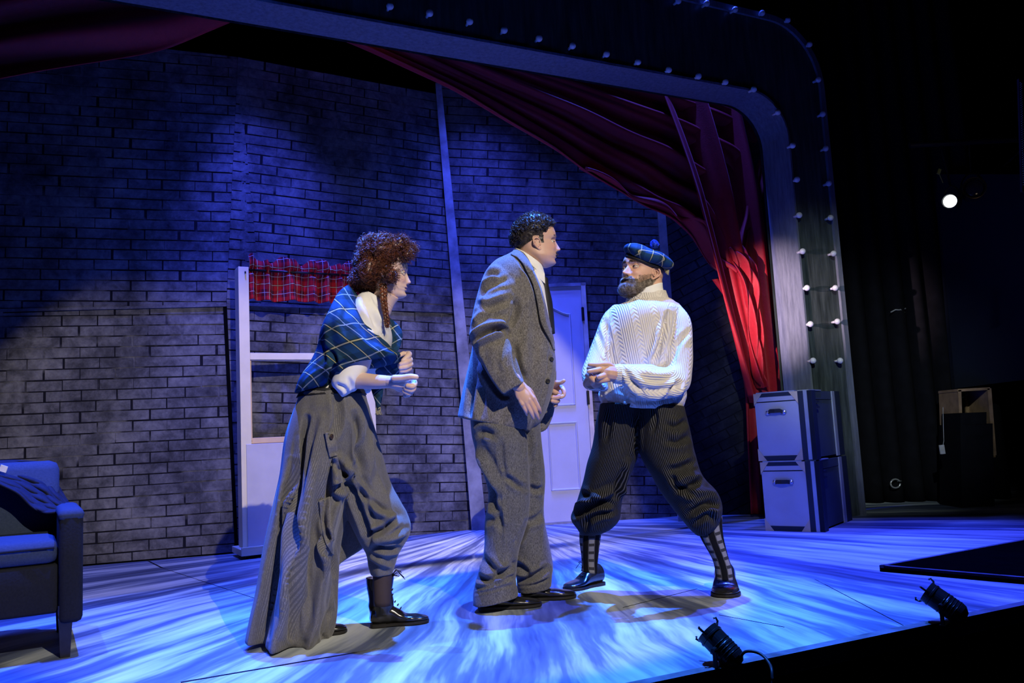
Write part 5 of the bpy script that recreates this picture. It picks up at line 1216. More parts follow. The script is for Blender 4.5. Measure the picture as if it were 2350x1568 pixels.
hw1 = [pxchain([(893, 877, 3.295), (910, 878, YH), (930, 880, YH)], [14, 16, 15]), pxchain([(905, 869, 3.25), (925, 868, 3.24), (942, 865, 3.23), (955, 866, 3.23)], [9, 8.5, 7.5, 6.5]), pxchain([(925, 872, YH), (944, 872, YH), (951, 880, 3.26), (946, 887, 3.24), (936, 886, 3.24)], [9, 8, 7.5, 7, 6.5]), pxchain([(922, 880, YH), (940, 882, YH), (949, 890, 3.26), (943, 896, 3.25), (932, 893, 3.25)], [9, 8, 7.3, 7, 6]),
       pxchain([(918, 887, 3.29), (934, 891, YH), (944, 898, 3.27), (938, 903, 3.26), (928, 899, 3.26)], [8.5, 7.6, 7, 6.5, 5.5]), pxchain([(912, 890, 3.31), (928, 897, 3.30), (938, 905, 3.29), (930, 908, 3.28)], [8, 7, 6.2, 5.5])]
hw2 = [pxchain([(918, 845, 3.56), (928, 838, 3.53), (932, 826, 3.50)], [14, 14, 11]), pxchain([(934, 812, 3.50), (939, 813, 3.47), (934, 820, 3.44), (925, 828, 3.43)], [6.5, 7, 6.5, 5.5]), pxchain([(936, 824, 3.50), (941, 826, 3.47), (932, 832, 3.43), (920, 836, 3.42)], [7, 7, 6.5, 5.5]), pxchain([(936, 834, 3.50), (942, 836, 3.47), (932, 842, 3.43), (919, 845, 3.42)], [7, 7, 6.3, 5.3]), pxchain([(935, 843, 3.50), (940, 846, 3.47), (931, 851, 3.44), (920, 852, 3.43)], [6.5, 6.3, 5.6, 5]), pxchain([(930, 815, 3.52), (926, 812, 3.47), (918, 816, 3.45)], [7, 6, 5])]
woman = body_obj(hdw, None, fleshw, [hw1, hw2], skinW, 'woman with curly auburn hair leaning forward in blue tartan shawl and long grey skirt', .0055)
hdw.eyes(woman, (1, -.05, .03), (.2, .3, .4))
bl = loft2([(842, 668, 884, 692, YW, YW, .065), (828, 676, 886, 712, YW, YW, .11), (812, 700, 892, 742, YW, YW, .16), (798, 740, 898, 780, YW, YW, .165), (775, 800, 890, 815, YW, YW, .16), (735, 855, 868, 855, YW, YW, .15), (705, 902, 836, 902, YW, YW, .15)], 40, 6)
sl_ = loft2([(812, 745, 870, 765, 3.44, 3.42, .06), (792, 800, 858, 812, 3.42, 3.38, .065), (776, 848, 842, 848, 3.40, 3.37, .068), (763, 880, 832, 866, 3.39, 3.37, .070), (778, 898, 822, 880, 3.39, 3.37, .062), (790, 911, 815, 893, 3.39, 3.37, .050)], 34, 6)
fs_ = loft2([(846, 760, 880, 770, 3.68, 3.68, .06), (835, 860, 870, 862, 3.70, 3.70, .05), (826, 885, 856, 888, 3.68, 3.68, .05), (828, 905, 848, 903, 3.68, 3.68, .04)], 26, 5)
V, F, A_ = remesh([bl, sl_, fs_], .005, 3, .5); V = crease(V, F, [([(772, 882), (790, 890), (800, 905)], 4, .008), ([(800, 868), (806, 885), (805, 900)], 4, .008), ([(862, 690), (868, 730), (885, 770)], 4, -.005), ([(832, 690), (850, 720), (866, 752)], 5, .006), ([(848, 680), (862, 716), (872, 744)], 4, -.006)]); V = wrinkle(V, F, .004, 10)
blo = mobj('blouse', V, F, M['shirt'], woman, True)
cl_ = loft2([(838, 664, 885, 690, YW, YW, .058), (836, 670, 884, 698, YW, YW, .064)], 32, 4); 
# shawl
def shr(a, t): return 1 + .035 * sin(2 * pi * (5 * a + 1.2 * t)) * t + .02 * sin(2 * pi * (11 * a))
sh = loft2([(811, 664, 822, 680, 3.55, 3.50, .05), (799, 688, 842, 722, 3.53, 3.47, .13), (775, 722, 866, 764, 3.51, 3.45, .19), (751, 766, 888, 792, 3.50, 3.44, .205), (729, 815, 922, 822, 3.50, 3.46, .195), (709, 868, 815, 857, 3.50, 3.44, .17), (692, 904, 772, 884, 3.50, 3.46, .15)], 64, 8, 2.0, shr)
V, F, A_ = remesh([sh], .0045, 2, .5)
V = crease(V, F, [([(752, 800), (770, 830), (760, 880)], 5, .014), ([(748, 770), (756, 820), (738, 885)], 6, -.008), ([(770, 860), (820, 838), (880, 830), (918, 823)], 5, .012), ([(768, 868), (815, 848), (870, 836), (918, 826)], 5, -.010), ([(800, 700), (790, 740), (800, 790)], 9, .006), ([(830, 735), (850, 780), (905, 812)], 8, .007), ([(755, 880), (762, 850), (790, 830)], 4, .012), ([(860, 775), (880, 800), (915, 818)], 6, -.006)])
V = wrinkle(V, F, .005, 7)
# weave coordinates follow the cloth: front plane distances, turned 32 degrees
c32, s32 = cos(radians(36)), sin(radians(36)); pc_ = np.array(P(800, 800, 3.4)); q_ = V - pc_; fu = q_[:, 0] + .25 * q_[:, 1]; fv = q_[:, 2] + .1 * q_[:, 1]
bend = .05 * np.sin(fv * 9) ; AT = np.stack([(fu * c32 + fv * s32) + bend, (-fu * s32 + fv * c32) + .04 * np.sin(fu * 10), 0 * fu], 1)
shawl = mobj('shawl', V, F, M['tartan_blue'], woman, True, attr={'pat': AT})
def cloth_piece(rows, name, par, mat, n=24, amp=.0):
    a = loft2(rows, n, 6); q = a[0] - pc_; AT = np.stack([q[:, 0] * c32 + q[:, 2] * s32, -q[:, 0] * s32 + q[:, 2] * c32, 0 * q[:, 0]], 1); return mobj(name, a[0], a[1], mat, par, True, attr={'pat': AT})
cloth_piece([(876, 728, 895, 732, 3.66, 3.68, .03), (884, 745, 912, 748, 3.66, 3.70, .035), (890, 765, 919, 768, 3.64, 3.70, .035), (895, 790, 914, 792, 3.60, 3.66, .03), (902, 806, 911, 806, 3.56, 3.58, .015)], 'shawl_front', shawl, M['tartan_blue'])
cloth_piece([(822, 846, 926, 822, 3.50, 3.52, .02), (826, 852, 924, 836, 3.52, 3.53, .025), (838, 857, 922, 850, 3.54, 3.54, .03), (850, 860, 914, 860, 3.56, 3.56, .02)], 'shawl_lower', shawl, M['tartan_blue'])
cloth_piece([(846, 862, 884, 862, 3.62, 3.62, .02), (852, 895, 880, 895, 3.62, 3.62, .016), (860, 920, 876, 920, 3.62, 3.62, .012), (866, 940, 872, 940, 3.62, 3.62, .008)], 'shawl_tail', shawl, M['tartan_blue'])
fr_ = MB()
for i in range(14): x0 = 862 + i * .9; fr_.tube([P(x0, 936, 3.62), P(x0 + rng.uniform(-2, 2), 944, 3.62), P(x0 + rng.uniform(-4, 4), 952, 3.62)], .001, 4)
fr_.obj('fringe', M['tartan_blue'], shawl)
# skirt
def skr(a, t): return 1 + (.30 * sin(2 * pi * 7 * a + 1.5) + .08 * sin(2 * pi * 16 * a)) * min(1, t * 1.6)
skA = loft2([(690, 900, 832, 896, 3.50, 3.52, .15), (669, 955, 848, 945, 3.50, 3.54, .19), (653, 1010, 850, 1010, 3.50, 3.55, .20), (641, 1090, 820, 1090, 3.49, 3.54, .20), (622, 1180, 795, 1175, 3.48, 3.52, .20), (608, 1260, 776, 1262, 3.47, 3.50, .20), (596, 1340, 769, 1342, 3.46, 3.48, .20), (587, 1400, 764, 1405, 3.46, 3.46, .20), (580, 1452, 756, 1450, 3.46, 3.45, .20), (582, 1460, 747, 1472, 3.46, 3.45, .19)], 120, 9, 2.1, skr)
def skb(a, t): return 1 + .09 * sin(2 * pi * (5 * a + 1.5 * t)) * t
skB = loft2([(735, 900, 836, 897, 3.56, 3.58, .14), (745, 970, 853, 960, 3.56, 3.60, .17), (760, 1040, 876, 1040, 3.56, 3.60, .17), (770, 1100, 893, 1100, 3.58, 3.60, .17), (785, 1150, 915, 1145, 3.58, 3.60, .16), (800, 1195, 938, 1190, 3.58, 3.60, .15), (820, 1235, 939, 1226, 3.58, 3.60, .14), (840, 1270, 916, 1268, 3.58, 3.60, .11), (846, 1298, 908, 1296, 3.57, 3.58, .08), (852, 1322, 902, 1318, 3.56, 3.57, .06)], 60, 8, 2.0, skb)
skC = loft2([(740, 1000, 840, 1000, 3.60, 3.62, .06), (750, 1100, 855, 1100, 3.62, 3.64, .06), (760, 1200, 858, 1190, 3.62, 3.64, .05), (768, 1262, 842, 1250, 3.62, 3.64, .04), (768, 1308, 786, 1292, 3.60, 3.62, .02)], 40, 6)
V, F, A_ = remesh([skA, skB, skC], .0052, 2, .5)
V = crease(V, F, [([(705, 960), (690, 1060), (680, 1200), (668, 1466)], 6, .030), ([(740, 960), (722, 1060), (700, 1200), (690, 1300), (700, 1460)], 9, -.016), ([(668, 1060), (640, 1250), (615, 1460)], 6, .018), ([(690, 1010), (668, 1150), (645, 1460)], 7, -.014), ([(772, 905), (776, 960), (762, 1010)], 8, .016), ([(815, 950), (822, 1010), (828, 1080)], 7, .024), ([(850, 1000), (852, 1060), (845, 1110)], 8, -.010),
 ([(765, 1060), (752, 1120), (745, 1200), (768, 1320)], 6, .022), ([(735, 1190), (742, 1260), (756, 1340), (762, 1400)], 7, -.012), ([(770, 1062), (800, 1110), (838, 1200), (850, 1240)], 7, .026), ([(780, 1050), (820, 1110), (855, 1160), (905, 1195)], 8, -.016), ([(785, 1060), (830, 1130), (860, 1200)], 5, .016), ([(850, 1225), (880, 1215), (910, 1190)], 6, .026), ([(855, 1240), (890, 1238), (930, 1222)], 7, -.014), ([(858, 1255), (885, 1262), (915, 1258)], 5, .022), ([(850, 1275), (870, 1290), (900, 1305)], 6, -.010), ([(818, 1120), (850, 1150), (890, 1180)], 6, .018), ([(895, 1120), (905, 1160), (925, 1190)], 7, .014), ([(755, 1400), (740, 1440), (742, 1470)], 5, .014), ([(768, 1100), (775, 1130), (790, 1140)], 8, -.018), ([(862, 1010), (880, 1080), (900, 1140)], 8, .010)], k=1.55)
V = wrinkle(V, F, .006, 6, (1, 1, .5))
skirt = mobj('skirt', V, F, M['skirt'], woman, True, attr={'pat': A_})
patch(V, F, [(745, 992), (750, 1020), (757, 1050)], [(765, 992), (772, 1020), (774, 1046)], .012, M['skirt'], 'tab', skirt, 20, 8, .004)
disc_on(V, F, 753, 1001, .011, .016, plain('brown_button', (0.05, 0.03, 0.02), 0.4), 'button', skirt)
patch(V, F, [(732, 1150), (738, 1200), (745, 1240), (760, 1270)], [(757, 1140), (760, 1200), (763, 1240), (765, 1275)], .010, M['skirt'], 'placket', skirt, 30, 8, .004)
patch(V, F, [(764, 1052), (762, 1090), (764, 1115)], [(774, 1048), (782, 1080), (786, 1108)], .030, M['skirt'], 'gather', skirt, 24, 10, .004, .012)
wb = loft2([(686, 898, 836, 893, 3.50, 3.54, .158), (684, 906, 838, 900, 3.50, 3.54, .162), (680, 914, 842, 905, 3.50, 3.54, .168)], 60, 4, 2.1); mobj('waistband', wb[0], wb[1], M['tie'], skirt, True)
ank = loft2([(856, 1290, 900, 1290, 3.57, 3.57, .045), (856, 1345, 898, 1345, 3.56, 3.56, .043), (858, 1390, 896, 1390, 3.555, 3.555, .038)], 24, 4); mobj('stocking', ank[0], ank[1], plain('dark_stocking', (0.05, 0.035, 0.035), .8), woman, True)
shoe(woman, G(850, 1441), G(984, 1428), M['leather'], shaft=.205, w=.040, name='boot', up_top=.10, lean=(-.002, 0, 0))
shoe(woman, G(668, 1463), G(796, 1452), M['leather'], w=.040, name='boot', lace=False, up_top=.08)
# hair
mhw = m_hair('auburn_hair', (0.025, 0.007, 0.004), (0.22, 0.07, 0.035), .35)
hb_p = [loft2([(870, 546, 915, 548, 3.56, 3.56, .06), (842, 553, 930, 556, 3.56, 3.56, .11), (826, 572, 934, 576, 3.56, 3.57, .13), (818, 595, 927, 596, 3.56, 3.57, .135), (815, 620, 914, 616, 3.56, 3.56, .135), (819, 642, 901, 636, 3.56, 3.55, .125), (828, 658, 887, 650, 3.56, 3.54, .105), (842, 667, 876, 661, 3.56, 3.54, .07)], 50, 6),
        (ball(P(942, 572, 3.52), .024)), (ball(P(934, 582, 3.50), .024)), (ball(P(915, 560, 3.50), .035)), (ball(P(898, 630, 3.46), .028)), (ball(P(836, 640, 3.52), .05))]
Vh, Fh, _ = remesh(hb_p, .004, 4, .6, False); Vh = wrinkle(Vh, Fh, .012, 22); Nh = normals(Vh, Fh); 
if ((Vh - Vh.mean(0)) * Nh).sum() < 0: Nh = -Nh
Vh -= Nh * .006; hw_ = mobj('hair', Vh, Fh, mhw, woman, True)
crown = np.array(P(880, 556, 3.56))
def flow(V):
    d = V - crown; d[:, 2] = -np.abs(d[:, 2]) * .6 - .02; sw = np.array([noise.noise_vector(Vector(v) * 13) for v in V]) * .09; return d + sw
g_ = np.random.default_rng(11); idx = g_.integers(0, len(Vh), 4600)
Vc, Fc = combed(Vh, Nh, idx, flow, .038, 11, .0012, .014, .018, wave=.0045, wfreq=1.6, seed=12, curl=.0045); o = mobj('curly_strands', Vc, Fc, mhw, hw_, True); tag(o, kind='stuff')
fi = np.where((projn(Vh)[:, 0] > 925) | (projn(Vh)[:, 1] < 562) | (projn(Vh)[:, 0] < 826))[0]
C1 = curls(Vh, Nh, fi, 420, .011, .010, 9); Vc, Fc = strands(None, C1, .0007); o = mobj('loose_curls', Vc, Fc, mhw, hw_, True); tag(o, kind='stuff')
br = MB(); cpts = cr([(880, 655, 3.47), (880, 680, 3.45), (883, 705, 3.43), (887, 730, 3.42), (889, 752, 3.42)], 60)
for s3 in range(3):
    pts = []; rs = []
    for i, q in enumerate(cpts):
        t = i / 59; ph = 2 * pi * (3.6 * t + s3 / 3); amp = .0085 * (1 - .35 * t); c = P(*q); pts.append(c + Vector((sin(ph) * amp, cos(2 * ph) * amp * .9, 0))); rs.append(.0095 * (1 - .4 * t) * (1 if i < 56 else .6))
    br.tube(pts, rs, 10)
bo_ = br.obj('braid', mhw, hw_, True)
Vb = np.array([tuple(v) for v in br.V]); Nb = normals(Vb, [f for f in br.F if len(f) == 4]); C_ = g_.integers(0, len(Vb), 220)
Vc, Fc = combed(Vb, Nb, C_, lambda V: np.tile(np.array([.25, 0, -1.]), (len(V), 1)), .02, 5, .0006, .002, .35, seed=15); o = mobj('braid_strands', Vc, Fc, mhw, hw_, True); tag(o, kind='stuff')

# ================================================================== bearded man
Y3 = 3.95
ps = radians(42); pt_ = radians(15); hd3 = Head(P(1466, 683, Y3), (-cos(ps) * cos(pt_), -sin(ps) * cos(pt_), sin(pt_)), (-.0, 0, 1), .250, mouth=1.0, fat=1.0); reshape(hd3, .0, .95, 1.0)
flesh3 = [loft([(1494, 640, 3.97, 26, .055), (1491, 668, 3.96, 29, .06), (1486, 700, Y3, 36, .075)], 30, 4), loft([(1482, 720, Y3, 70, .13), (1478, 800, Y3, 72, .13), (1475, 920, Y3, 76, .13)], 30, 4),
          chain([P(1548, 730, 3.92), P(1552, 862, 3.80), P(1412, 858, 3.64)], [.045, .04, .027]), chain([P(1405, 730, 3.98), P(1360, 855, 3.84), P(1368, 878, 3.68)], [.045, .04, .027]),
          chain([P(1425, 950, 3.95), P(1375, 1150, 4.05), P(1352, 1300, 4.12)], [.08, .045, .022]), chain([P(1515, 950, 3.92), P(1600, 1150, 3.87), P(1632, 1232, 3.87), P(1661, 1302, 3.87)], [.08, .045, .028, .022])]
yh = 3.62
h3l = [pxchain([(1412, 858, 3.64), (1402, 858, yh), (1392, 856, yh)], [16, 19, 18]), pxchain([(1398, 848, yh), (1385, 846, 3.61), (1370, 850, 3.60), (1352, 853, 3.60)], [9, 7.5, 6.6, 5.6]), pxchain([(1405, 843, yh), (1392, 837, 3.61), (1372, 838, 3.61), (1353, 837, 3.62)], [8, 8, 6.5, 5.2]),
       pxchain([(1396, 862, yh), (1388, 862, 3.60), (1376, 866, 3.585), (1372, 869, 3.60)], [8.5, 7.5, 6.8, 6]), pxchain([(1399, 869, yh), (1390, 872, 3.60), (1378, 875, 3.60), (1372, 876, 3.61)], [8, 6.8, 6, 5.4])]
h3r = [pxchain([(1352, 880, 3.74), (1362, 868, 3.70), (1374, 860, 3.67)], [15, 17, 15]), pxchain([(1350, 862, 3.68), (1352, 860, 3.64), (1358, 868, 3.62), (1363, 874, 3.61)], [8, 7.5, 7, 6]), pxchain([(1360, 878, 3.68), (1361, 877, 3.64), (1366, 870, 3.62), (1369, 865, 3.62)], [8, 7, 6.5, 5.5]), pxchain([(1352, 845, 3.68), (1362, 845, 3.65), (1374, 846, 3.64)], [6.5, 6, 5])]
man3 = body_obj(hd3, None, flesh3, [h3l, h3r], skinB, 'bearded man in tartan beret and cream sweater, legs apart and hands clasped', .0055)
hd3.eyes(man3, (-.95, -.25, .16), (.04, .05, .06))
kn = NG('cream_cable_knit', 0.9, 0.15); u, v, wv = kn.xyz(kn.attr('pat')); 
rib = kn.ma('ABSOLUTE', kn.ma('SINE', kn.ma('MULTIPLY', u, 330)))
col_ = kn.band(u, 11.0, 0.0, .16, .03)
zig = kn.ma('ABSOLUTE', kn.ma('SINE', kn.ma('ADD', kn.ma('MULTIPLY', v, 150), kn.ma('MULTIPLY', kn.ma('ABSOLUTE', kn.ma('SUBTRACT', kn.ma('FRACT', kn.ma('MULTIPLY', u, 11.0)), .5)), 14))))
mm = kn.n.new('ShaderNodeMix'); mm.data_type = 'FLOAT'; kn.put(mm.inputs[0], col_); kn.put(mm.inputs[2], rib); kn.put(mm.inputs[3], zig); hgt = mm.outputs[0]
fine = kn.noise(kn.objco(), 300, 2, .8); kn.color(kn.mix(fine, (0.60, 0.56, 0.50), (0.76, 0.72, 0.66)))
kn.bump(kn.ma('ADD', hgt, kn.ma('MULTIPLY', fine, .5)), .65, .005); kn.b.inputs['Specular IOR Level'].default_value = .05; M['knit'] = kn.m
tor3 = loft2([(1440, 694, 1528, 682, Y3, Y3, .085), (1412, 704, 1548, 694, Y3, Y3, .12), (1394, 724, 1562, 716, Y3, Y3, .155), (1388, 760, 1560, 758, Y3, Y3, .165), (1390, 810, 1562, 810, Y3, Y3, .165), (1384, 860, 1566, 862, Y3, Y3, .165), (1374, 900, 1574, 898, Y3, Y3, .17), (1376, 918, 1574, 916, Y3, Y3, .17)], 60, 6, 2.2)
hem3 = loft2([(1376, 900, 1574, 900, Y3, Y3, .172), (1378, 914, 1572, 916, Y3, Y3, .176), (1380, 926, 1568, 932, Y3, Y3, .172), (1384, 936, 1560, 943, Y3, Y3, .166)], 60, 5, 2.2)
slR = loft2([(1525, 694, 1556, 698, 3.93, 3.94, .05), (1532, 735, 1584, 735, 3.90, 3.90, .075), (1532, 790, 1589, 795, 3.86, 3.86, .078), (1524, 835, 1588, 850, 3.82, 3.82, .08), (1512, 842, 1574, 898, 3.76, 3.78, .08), (1494, 836, 1512, 920, 3.70, 3.71, .075), (1462, 836, 1470, 914, 3.67, 3.67, .068), (1436, 836, 1438, 892, 3.65, 3.65, .056), (1425, 836, 1426, 882, 3.645, 3.645, .045), (1411, 838, 1409, 879, 3.64, 3.64, .042)], 44, 6, 2.0)
slL = loft2([(1408, 702, 1440, 706, 4.0, 3.98, .06), (1384, 728, 1436, 735, 3.98, 3.95, .08), (1366, 775, 1420, 785, 3.94, 3.90, .08), (1348, 822, 1402, 832, 3.88, 3.84, .08), (1336, 856, 1394, 872, 3.82, 3.78, .075), (1340, 882, 1396, 892, 3.76, 3.73, .060), (1352, 896, 1394, 898, 3.72, 3.70, .045)], 40, 6, 2.0)
V, F, A_ = remesh([tor3, hem3, slR, slL], .0052, 3, .5)
V = crease(V, F, [([(1378, 906), (1440, 918), (1500, 922), (1570, 912)], 4, .007), ([(1532, 720), (1520, 780), (1500, 826)], 5, .018), ([(1512, 745), (1502, 790), (1484, 828)], 6, -.008), ([(1390, 740), (1398, 780), (1402, 828)], 6, .018), ([(1375, 770), (1385, 800), (1396, 826)], 5, .010), ([(1580, 760), (1556, 790), (1540, 832)], 6, .008), ([(1440, 872), (1490, 896), (1545, 890), (1560, 872)], 7, .010), ([(1432, 845), (1450, 875), (1480, 908)], 5, .012), ([(1560, 880), (1540, 905), (1520, 918)], 6, .016), ([(1426, 836), (1428, 882), (1426, 884)], 3, .007), ([(1470, 850), (1510, 860), (1555, 850)], 8, -.008), ([(1380, 896), (1382, 912), (1392, 926)], 5, .012), ([(1345, 880), (1370, 898), (1392, 896)], 5, .010), ([(1428, 890), (1440, 915), (1450, 932)], 6, .010)])
# knit coordinates: planar on the body, along the arm on the sleeves
pp = projn(V); AT = np.stack([V[:, 0] - P(1478, 800, Y3).x + .12 * (V[:, 2] - 1.2), V[:, 2], 0 * V[:, 0]], 1)
arm_r = ((pp[:, 0] > 1530 - (pp[:, 1] - 720) * .15) & (V[:, 1] < 3.95) & (pp[:, 1] > 705) & (pp[:, 1] < 900)) | ((pp[:, 1] > 836) & (pp[:, 1] < 918) & (V[:, 1] < 3.76) & (pp[:, 0] > 1400) & (pp[:, 1] - 836 > (pp[:, 0] - 1400) * -.0))
AT[arm_r] = A_[arm_r]; arm_l = (pp[:, 0] < 1400) & (pp[:, 1] < 900); AT[arm_l] = A_[arm_l]
swt = mobj('sweater', V, F, M['knit'], man3, True, attr={'pat': AT})
rn = loft2([(1438, 684, 1528, 668, Y3, Y3, .078), (1436, 694, 1532, 680, Y3, Y3, .092), (1440, 704, 1536, 690, Y3, Y3, .10)], 50, 5, 2.0); AR = rn[2].copy(); mobj('neck_rib', rn[0], rn[1], M['knit'], swt, True, attr={'pat': AR})
cf = loft2([(1424, 835, 1425, 883, 3.645, 3.645, .047), (1409, 837, 1408, 880, 3.64, 3.64, .044)], 30, 4); mobj('cuff', cf[0], cf[1], M['knit'], swt, True, attr={'pat': cf[2]})
sc3 = loft2([(1449, 676, 1520, 650, Y3, Y3, .072), (1447, 684, 1521, 662, Y3, Y3, .078), (1446, 694, 1524, 676, Y3, Y3, .085)], 44, 5, 2.0); V3, F3 = sc3[0], sc3[1]
shc = mobj('shirt_collar', V3, F3, M['shirt'], man3, True); shc.data.polygons.foreach_set('use_smooth', [True] * len(shc.data.polygons))
bt = MB().box(P(1457, 690, 3.862), (.020, .006, .006), Matrix.Rotation(radians(-12), 3, 'Y'), .002).obj('collar_stud', M['tie'], shc)
# knickerbockers
kL = loft2([(1376, 925, 1478, 932, 3.95, 3.93, .15), (1366, 985, 1470, 990, 3.97, 3.95, .15), (1352, 1045, 1462, 1055, 3.99, 3.97, .145), (1337, 1105, 1436, 1120, 4.03, 4.01, .135), (1322, 1155, 1425, 1165, 4.05, 4.03, .13), (1310, 1188, 1420, 1192, 4.06, 4.04, .125), (1326, 1215, 1400, 1216, 4.07, 4.05, .09), (1334, 1228, 1378, 1228, 4.08, 4.06, .055)], 50, 7, 2.0)
kR = loft2([(1460, 930, 1570, 932, 3.93, 3.93, .15), (1462, 985, 1580, 985, 3.91, 3.92, .15), (1470, 1040, 1592, 1040, 3.89, 3.90, .145), (1498, 1095, 1606, 1085, 3.87, 3.88, .135), (1528, 1145, 1640, 1125, 3.86, 3.87, .125), (1560, 1185, 1656, 1165, 3.85, 3.86, .115), (1582, 1215, 1650, 1195, 3.85, 3.86, .09), (1600, 1232, 1638, 1216, 3.85, 3.86, .055)], 50, 7, 2.0)
V, F, A_ = remesh([kL, kR], .0052, 2, .5)
V = crease(V, F, [([(1462, 950), (1462, 1010), (1462, 1050)], 5, .014), ([(1310, 1185), (1350, 1165), (1410, 1150)], 8, .024), ([(1322, 1165), (1360, 1145), (1420, 1120)], 8, -.014), ([(1345, 1215), (1350, 1195), (1375, 1180), (1412, 1172)], 6, .020), ([(1330, 1130), (1370, 1150), (1420, 1165)], 6, .012), ([(1440, 1060), (1428, 1100), (1424, 1140)], 7, -.014), ([(1434, 1070), (1418, 1110), (1414, 1140)], 5, .016),
 ([(1592, 1060), (1560, 1075), (1535, 1080)], 7, .018), ([(1606, 1090), (1575, 1095), (1545, 1110)], 7, -.014), ([(1612, 1104), (1582, 1118), (1555, 1128)], 6, .022), ([(1650, 1135), (1610, 1130), (1575, 1150)], 8, -.014), ([(1652, 1160), (1620, 1158), (1580, 1180)], 7, .022), ([(1640, 1200), (1625, 1180), (1595, 1200)], 6, .016), ([(1580, 965), (1550, 980), (1530, 975)], 7, .012), ([(1586, 1000), (1555, 1015), (1530, 1012)], 7, .012), ([(1500, 935), (1504, 965), (1498, 990)], 5, .010), ([(1400, 932), (1398, 980), (1390, 1010)], 6, .010), ([(1540, 1090), (1560, 1120), (1600, 1140)], 6, .014)])
V = wrinkle(V, F, .008, 8)
kb = mobj('knickerbockers', V, F, M['pin'], man3, True, attr={'pat': A_})
sk = NG('tartan_sock', 0.9, 0.1); u, v, _ = sk.xyz(sk.attr('pat')); a = sk.mix(sk.band(u, 16, .25, .2, .03), (0.006, 0.006, 0.007), (0.20, 0.20, 0.21)); b = sk.band(v, 26, 0, .16, .04); c = sk.mix(sk.ma('MULTIPLY', b, .85), a, (0.006, 0.006, 0.007)); c = sk.mix(sk.band(u, 32, 0.5, .03, .02), c, (.09, .09, .10)); sk.color(c); M['sock'] = sk.m
sL = loft2([(1330, 1200, 1382, 1205, 4.09, 4.07, .055), (1330, 1240, 1378, 1240, 4.10, 4.08, .055), (1335, 1285, 1372, 1288, 4.12, 4.10, .042), (1334, 1310, 1372, 1316, 4.12, 4.11, .044)], 36, 6); mobj('sock', sL[0], sL[1], M['sock'], man3, True, attr={'pat': sL[2]})
sR = loft2([(1596, 1205, 1656, 1185, 3.86, 3.87, .055), (1610, 1238, 1658, 1226, 3.86, 3.87, .053), (1634, 1280, 1668, 1272, 3.86, 3.87, .044), (1642, 1306, 1678, 1302, 3.86, 3.87, .044), (1644, 1330, 1682, 1328, 3.86, 3.87, .048)], 36, 6); mobj('sock', sR[0], sR[1], M['sock'], man3, True, attr={'pat': sR[2]})
shoe(man3, G(1381, 1341) , G(1298, 1357), M['leather'], w=.050, up_top=.105)
fr0 = G(1664, 1352); shoe(man3, fr0 + Vector((.012, .03, 0)), fr0 + Vector((-.050, -.215, 0)), M['leather'], w=.060, up_top=.125)
# beard, brows, cropped hair
Vs, Ns = hd3.surf(); loc = hd3.V / hd3.H; lx_, ly_, lz_ = loc[:, 0], np.abs(loc[:, 1]), loc[:, 2]
mb_ = m_hair('beard_hair', (0.05, 0.03, 0.02), (0.44, 0.37, 0.30), .5); mbd = m_hair('beard_dark', (0.03, 0.018, 0.012), (0.12, 0.08, 0.055), .5)
jawline = np.where(lx_ > .30, .15, .15 + (.30 - lx_) * .75); bd = ((lz_ < jawline) & (lx_ > -.07) & (lz_ > -.01)) | ((ly_ > .08) & (lx_ > .30) & (lz_ < .24)) 
lipz = (lz_ > .165) & (lz_ < .25) & (ly_ < .085); bd &= ~lipz
vol = np.where(bd, .010 * np.clip((lx_ + .02) * 2.8, .12, 1) * np.clip((jawline + .05 - lz_) * 9, .2, 1.3) + .005 * np.exp(-((lz_ - .03) / .06) ** 2) * (lx_ > .2), -.003)
vol += np.where(bd, np.array([noise.noise(Vector(v) * 60) for v in hd3.V]) * .003, 0)
bcap = mobj('beard', Vs + Ns * vol[:, None], hd3.F, mbd, man3, True)
Vv = Vs + Ns * np.clip(vol, 0, 1)[:, None]; dn = lambda V: np.tile(np.array([-.25, -.1, -1.]), (len(V), 1)); bi = np.where(bd)[0]
Vc, Fc = combed(Vv, Ns, g_.choice(bi, 6500), dn, .018, 6, .0006, .006, .6, wave=.0015, seed=21); o = mobj('beard_strands', Vc, Fc, mb_, bcap, True); tag(o, kind='stuff')
ms = np.where((lz_ > .238) & (lz_ < .285) & (ly_ < .11) & (lx_ > .3))[0]; Vc, Fc = combed(Vs, Ns, g_.choice(ms, 800), lambda V: np.stack([np.zeros(len(V)) - .2, np.sign(V[:, 1] * 0 + 1) * -.3, -np.ones(len(V))], 1), .014, 6, .0008, .007, .4, seed=22); o = mobj('moustache', Vc, Fc, mb_, man3, True); tag(o, kind='stuff')
stb = np.where((lz_ < .36 + .35 * (.2 - lx_)) & (lz_ > .1) & (lx_ > -.02) & (lx_ < .30) & ~bd)[0]; Vc, Fc = combed(Vs, Ns, g_.choice(stb, 1100), dn, .006, 4, .0004, .003, .5, seed=23); o = mobj('stubble', Vc, Fc, mb_, man3, True); tag(o, kind='stuff')
brw = np.where((np.abs(lz_ - .585 + 1.2 * (ly_ - .11) ** 2) < .016) & (ly_ > .04) & (ly_ < .22) & (lx_ > .22))[0]; Vc, Fc = combed(Vs, Ns, g_.choice(brw, 420), lambda V: np.tile(np.array([.6, -.3, .1]), (len(V), 1)), .010, 4, .0006, .002, .3, seed=24); o = mobj('eyebrow', Vc, Fc, mbd, man3, True); tag(o, kind='stuff')
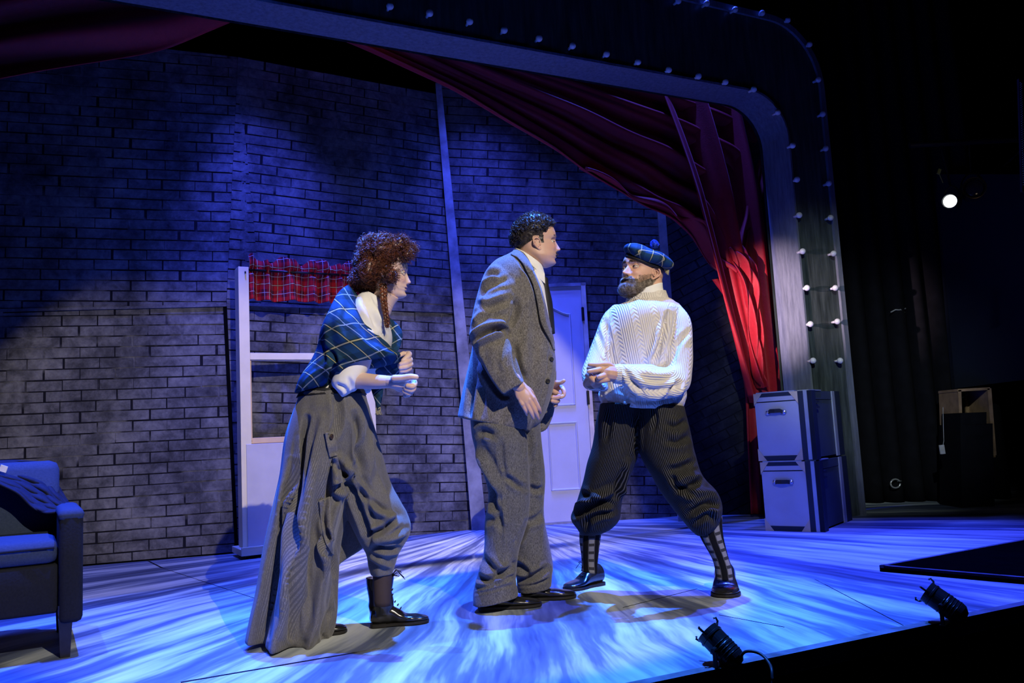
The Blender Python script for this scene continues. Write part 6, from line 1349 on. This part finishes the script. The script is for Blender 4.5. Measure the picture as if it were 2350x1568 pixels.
# beret with pompom
hc_ = P(1488, 590, 3.97); ax_ = Vector((.40, -.20, .88)).normalized(); hx_ = (hd3.f - ax_ * hd3.f.dot(ax_)).normalized(); q3 = Matrix((hx_, ax_.cross(hx_), ax_)).transposed(); V = []; AT = []; nr, nt = 34, 90
prof = cr([(.088, -.026), (.097, -.026), (.112, -.016), (.122, .002), (.116, .020), (.090, .034), (.050, .040), (.0, .038)], nr)
for i, (r_, h_) in enumerate(prof):
    for j in range(nt):
        a = 2 * pi * j / nt; rr2 = r_ * (1 + .03 * sin(3 * a + 1) + .02 * sin(7 * a) * (r_ > .08)); v = Vector((rr2 * cos(a) * 1.10, rr2 * sin(a) * .98, h_ + .004 * sin(4 * a + 2) * (r_ / .1))); V.append(q3 @ v + hc_); s_ = (r_ if h_ > .0 else .24 - r_)
        AT.append((s_ * cos(a + .6) * 1.15, s_ * sin(a + .6) * 1.15, 0))
Vb_ = np.array([tuple(v) for v in V]); Fb_ = gridF(nr, nt, True); beret = mobj('beret', Vb_, Fb_, M['tartan_blue'], man3, True, attr={'pat': AT}); beret.modifiers.new('t', 'SOLIDIFY').thickness = .004
bb_ = MB()
for h_, r_ in ((-.030, .071), (-.036, .074), (-.044, .075)): pass
bv = []; 
for r_, h_ in ((.090, -.022), (.098, -.026), (.098, -.038), (.094, -.041), (.088, -.038)):
    for j in range(60): a = 2 * pi * j / 60; bv.append(q3 @ Vector((r_ * 1.22 * cos(a), r_ * .92 * sin(a), h_)) + hc_)
mobj('hat_band', bv, gridF(5, 60, True), M['tie'], beret, True)
pc3 = P(1502, 561, 3.90); pm_ = MB().ball(pc3, .014, 14, 10); pmo = pm_.obj('pompom', plain('blue_wool', (0.02, 0.07, 0.5), .9), beret, True)
Vp = np.array([tuple(v) for v in pm_.V]); Np = Vp - np.array(pc3); Np /= np.linalg.norm(Np, axis=1, keepdims=True); Cc = curls(Vp, Np, np.arange(len(Vp)), 260, .004, .006, 30); Vc, Fc = strands(None, Cc, .0011)
o = mobj('pompom_wool', Vc, Fc, pmo.data.materials[0], beret, True); tag(o, kind='stuff')
rb_ = MB().prism([P(1524, 616, 3.94), P(1536, 620, 3.94), P(1534, 632, 3.95), P(1527, 626, 3.95)], None, (0, .004, 0)).obj('ribbon', M['tartan_blue'], beret)
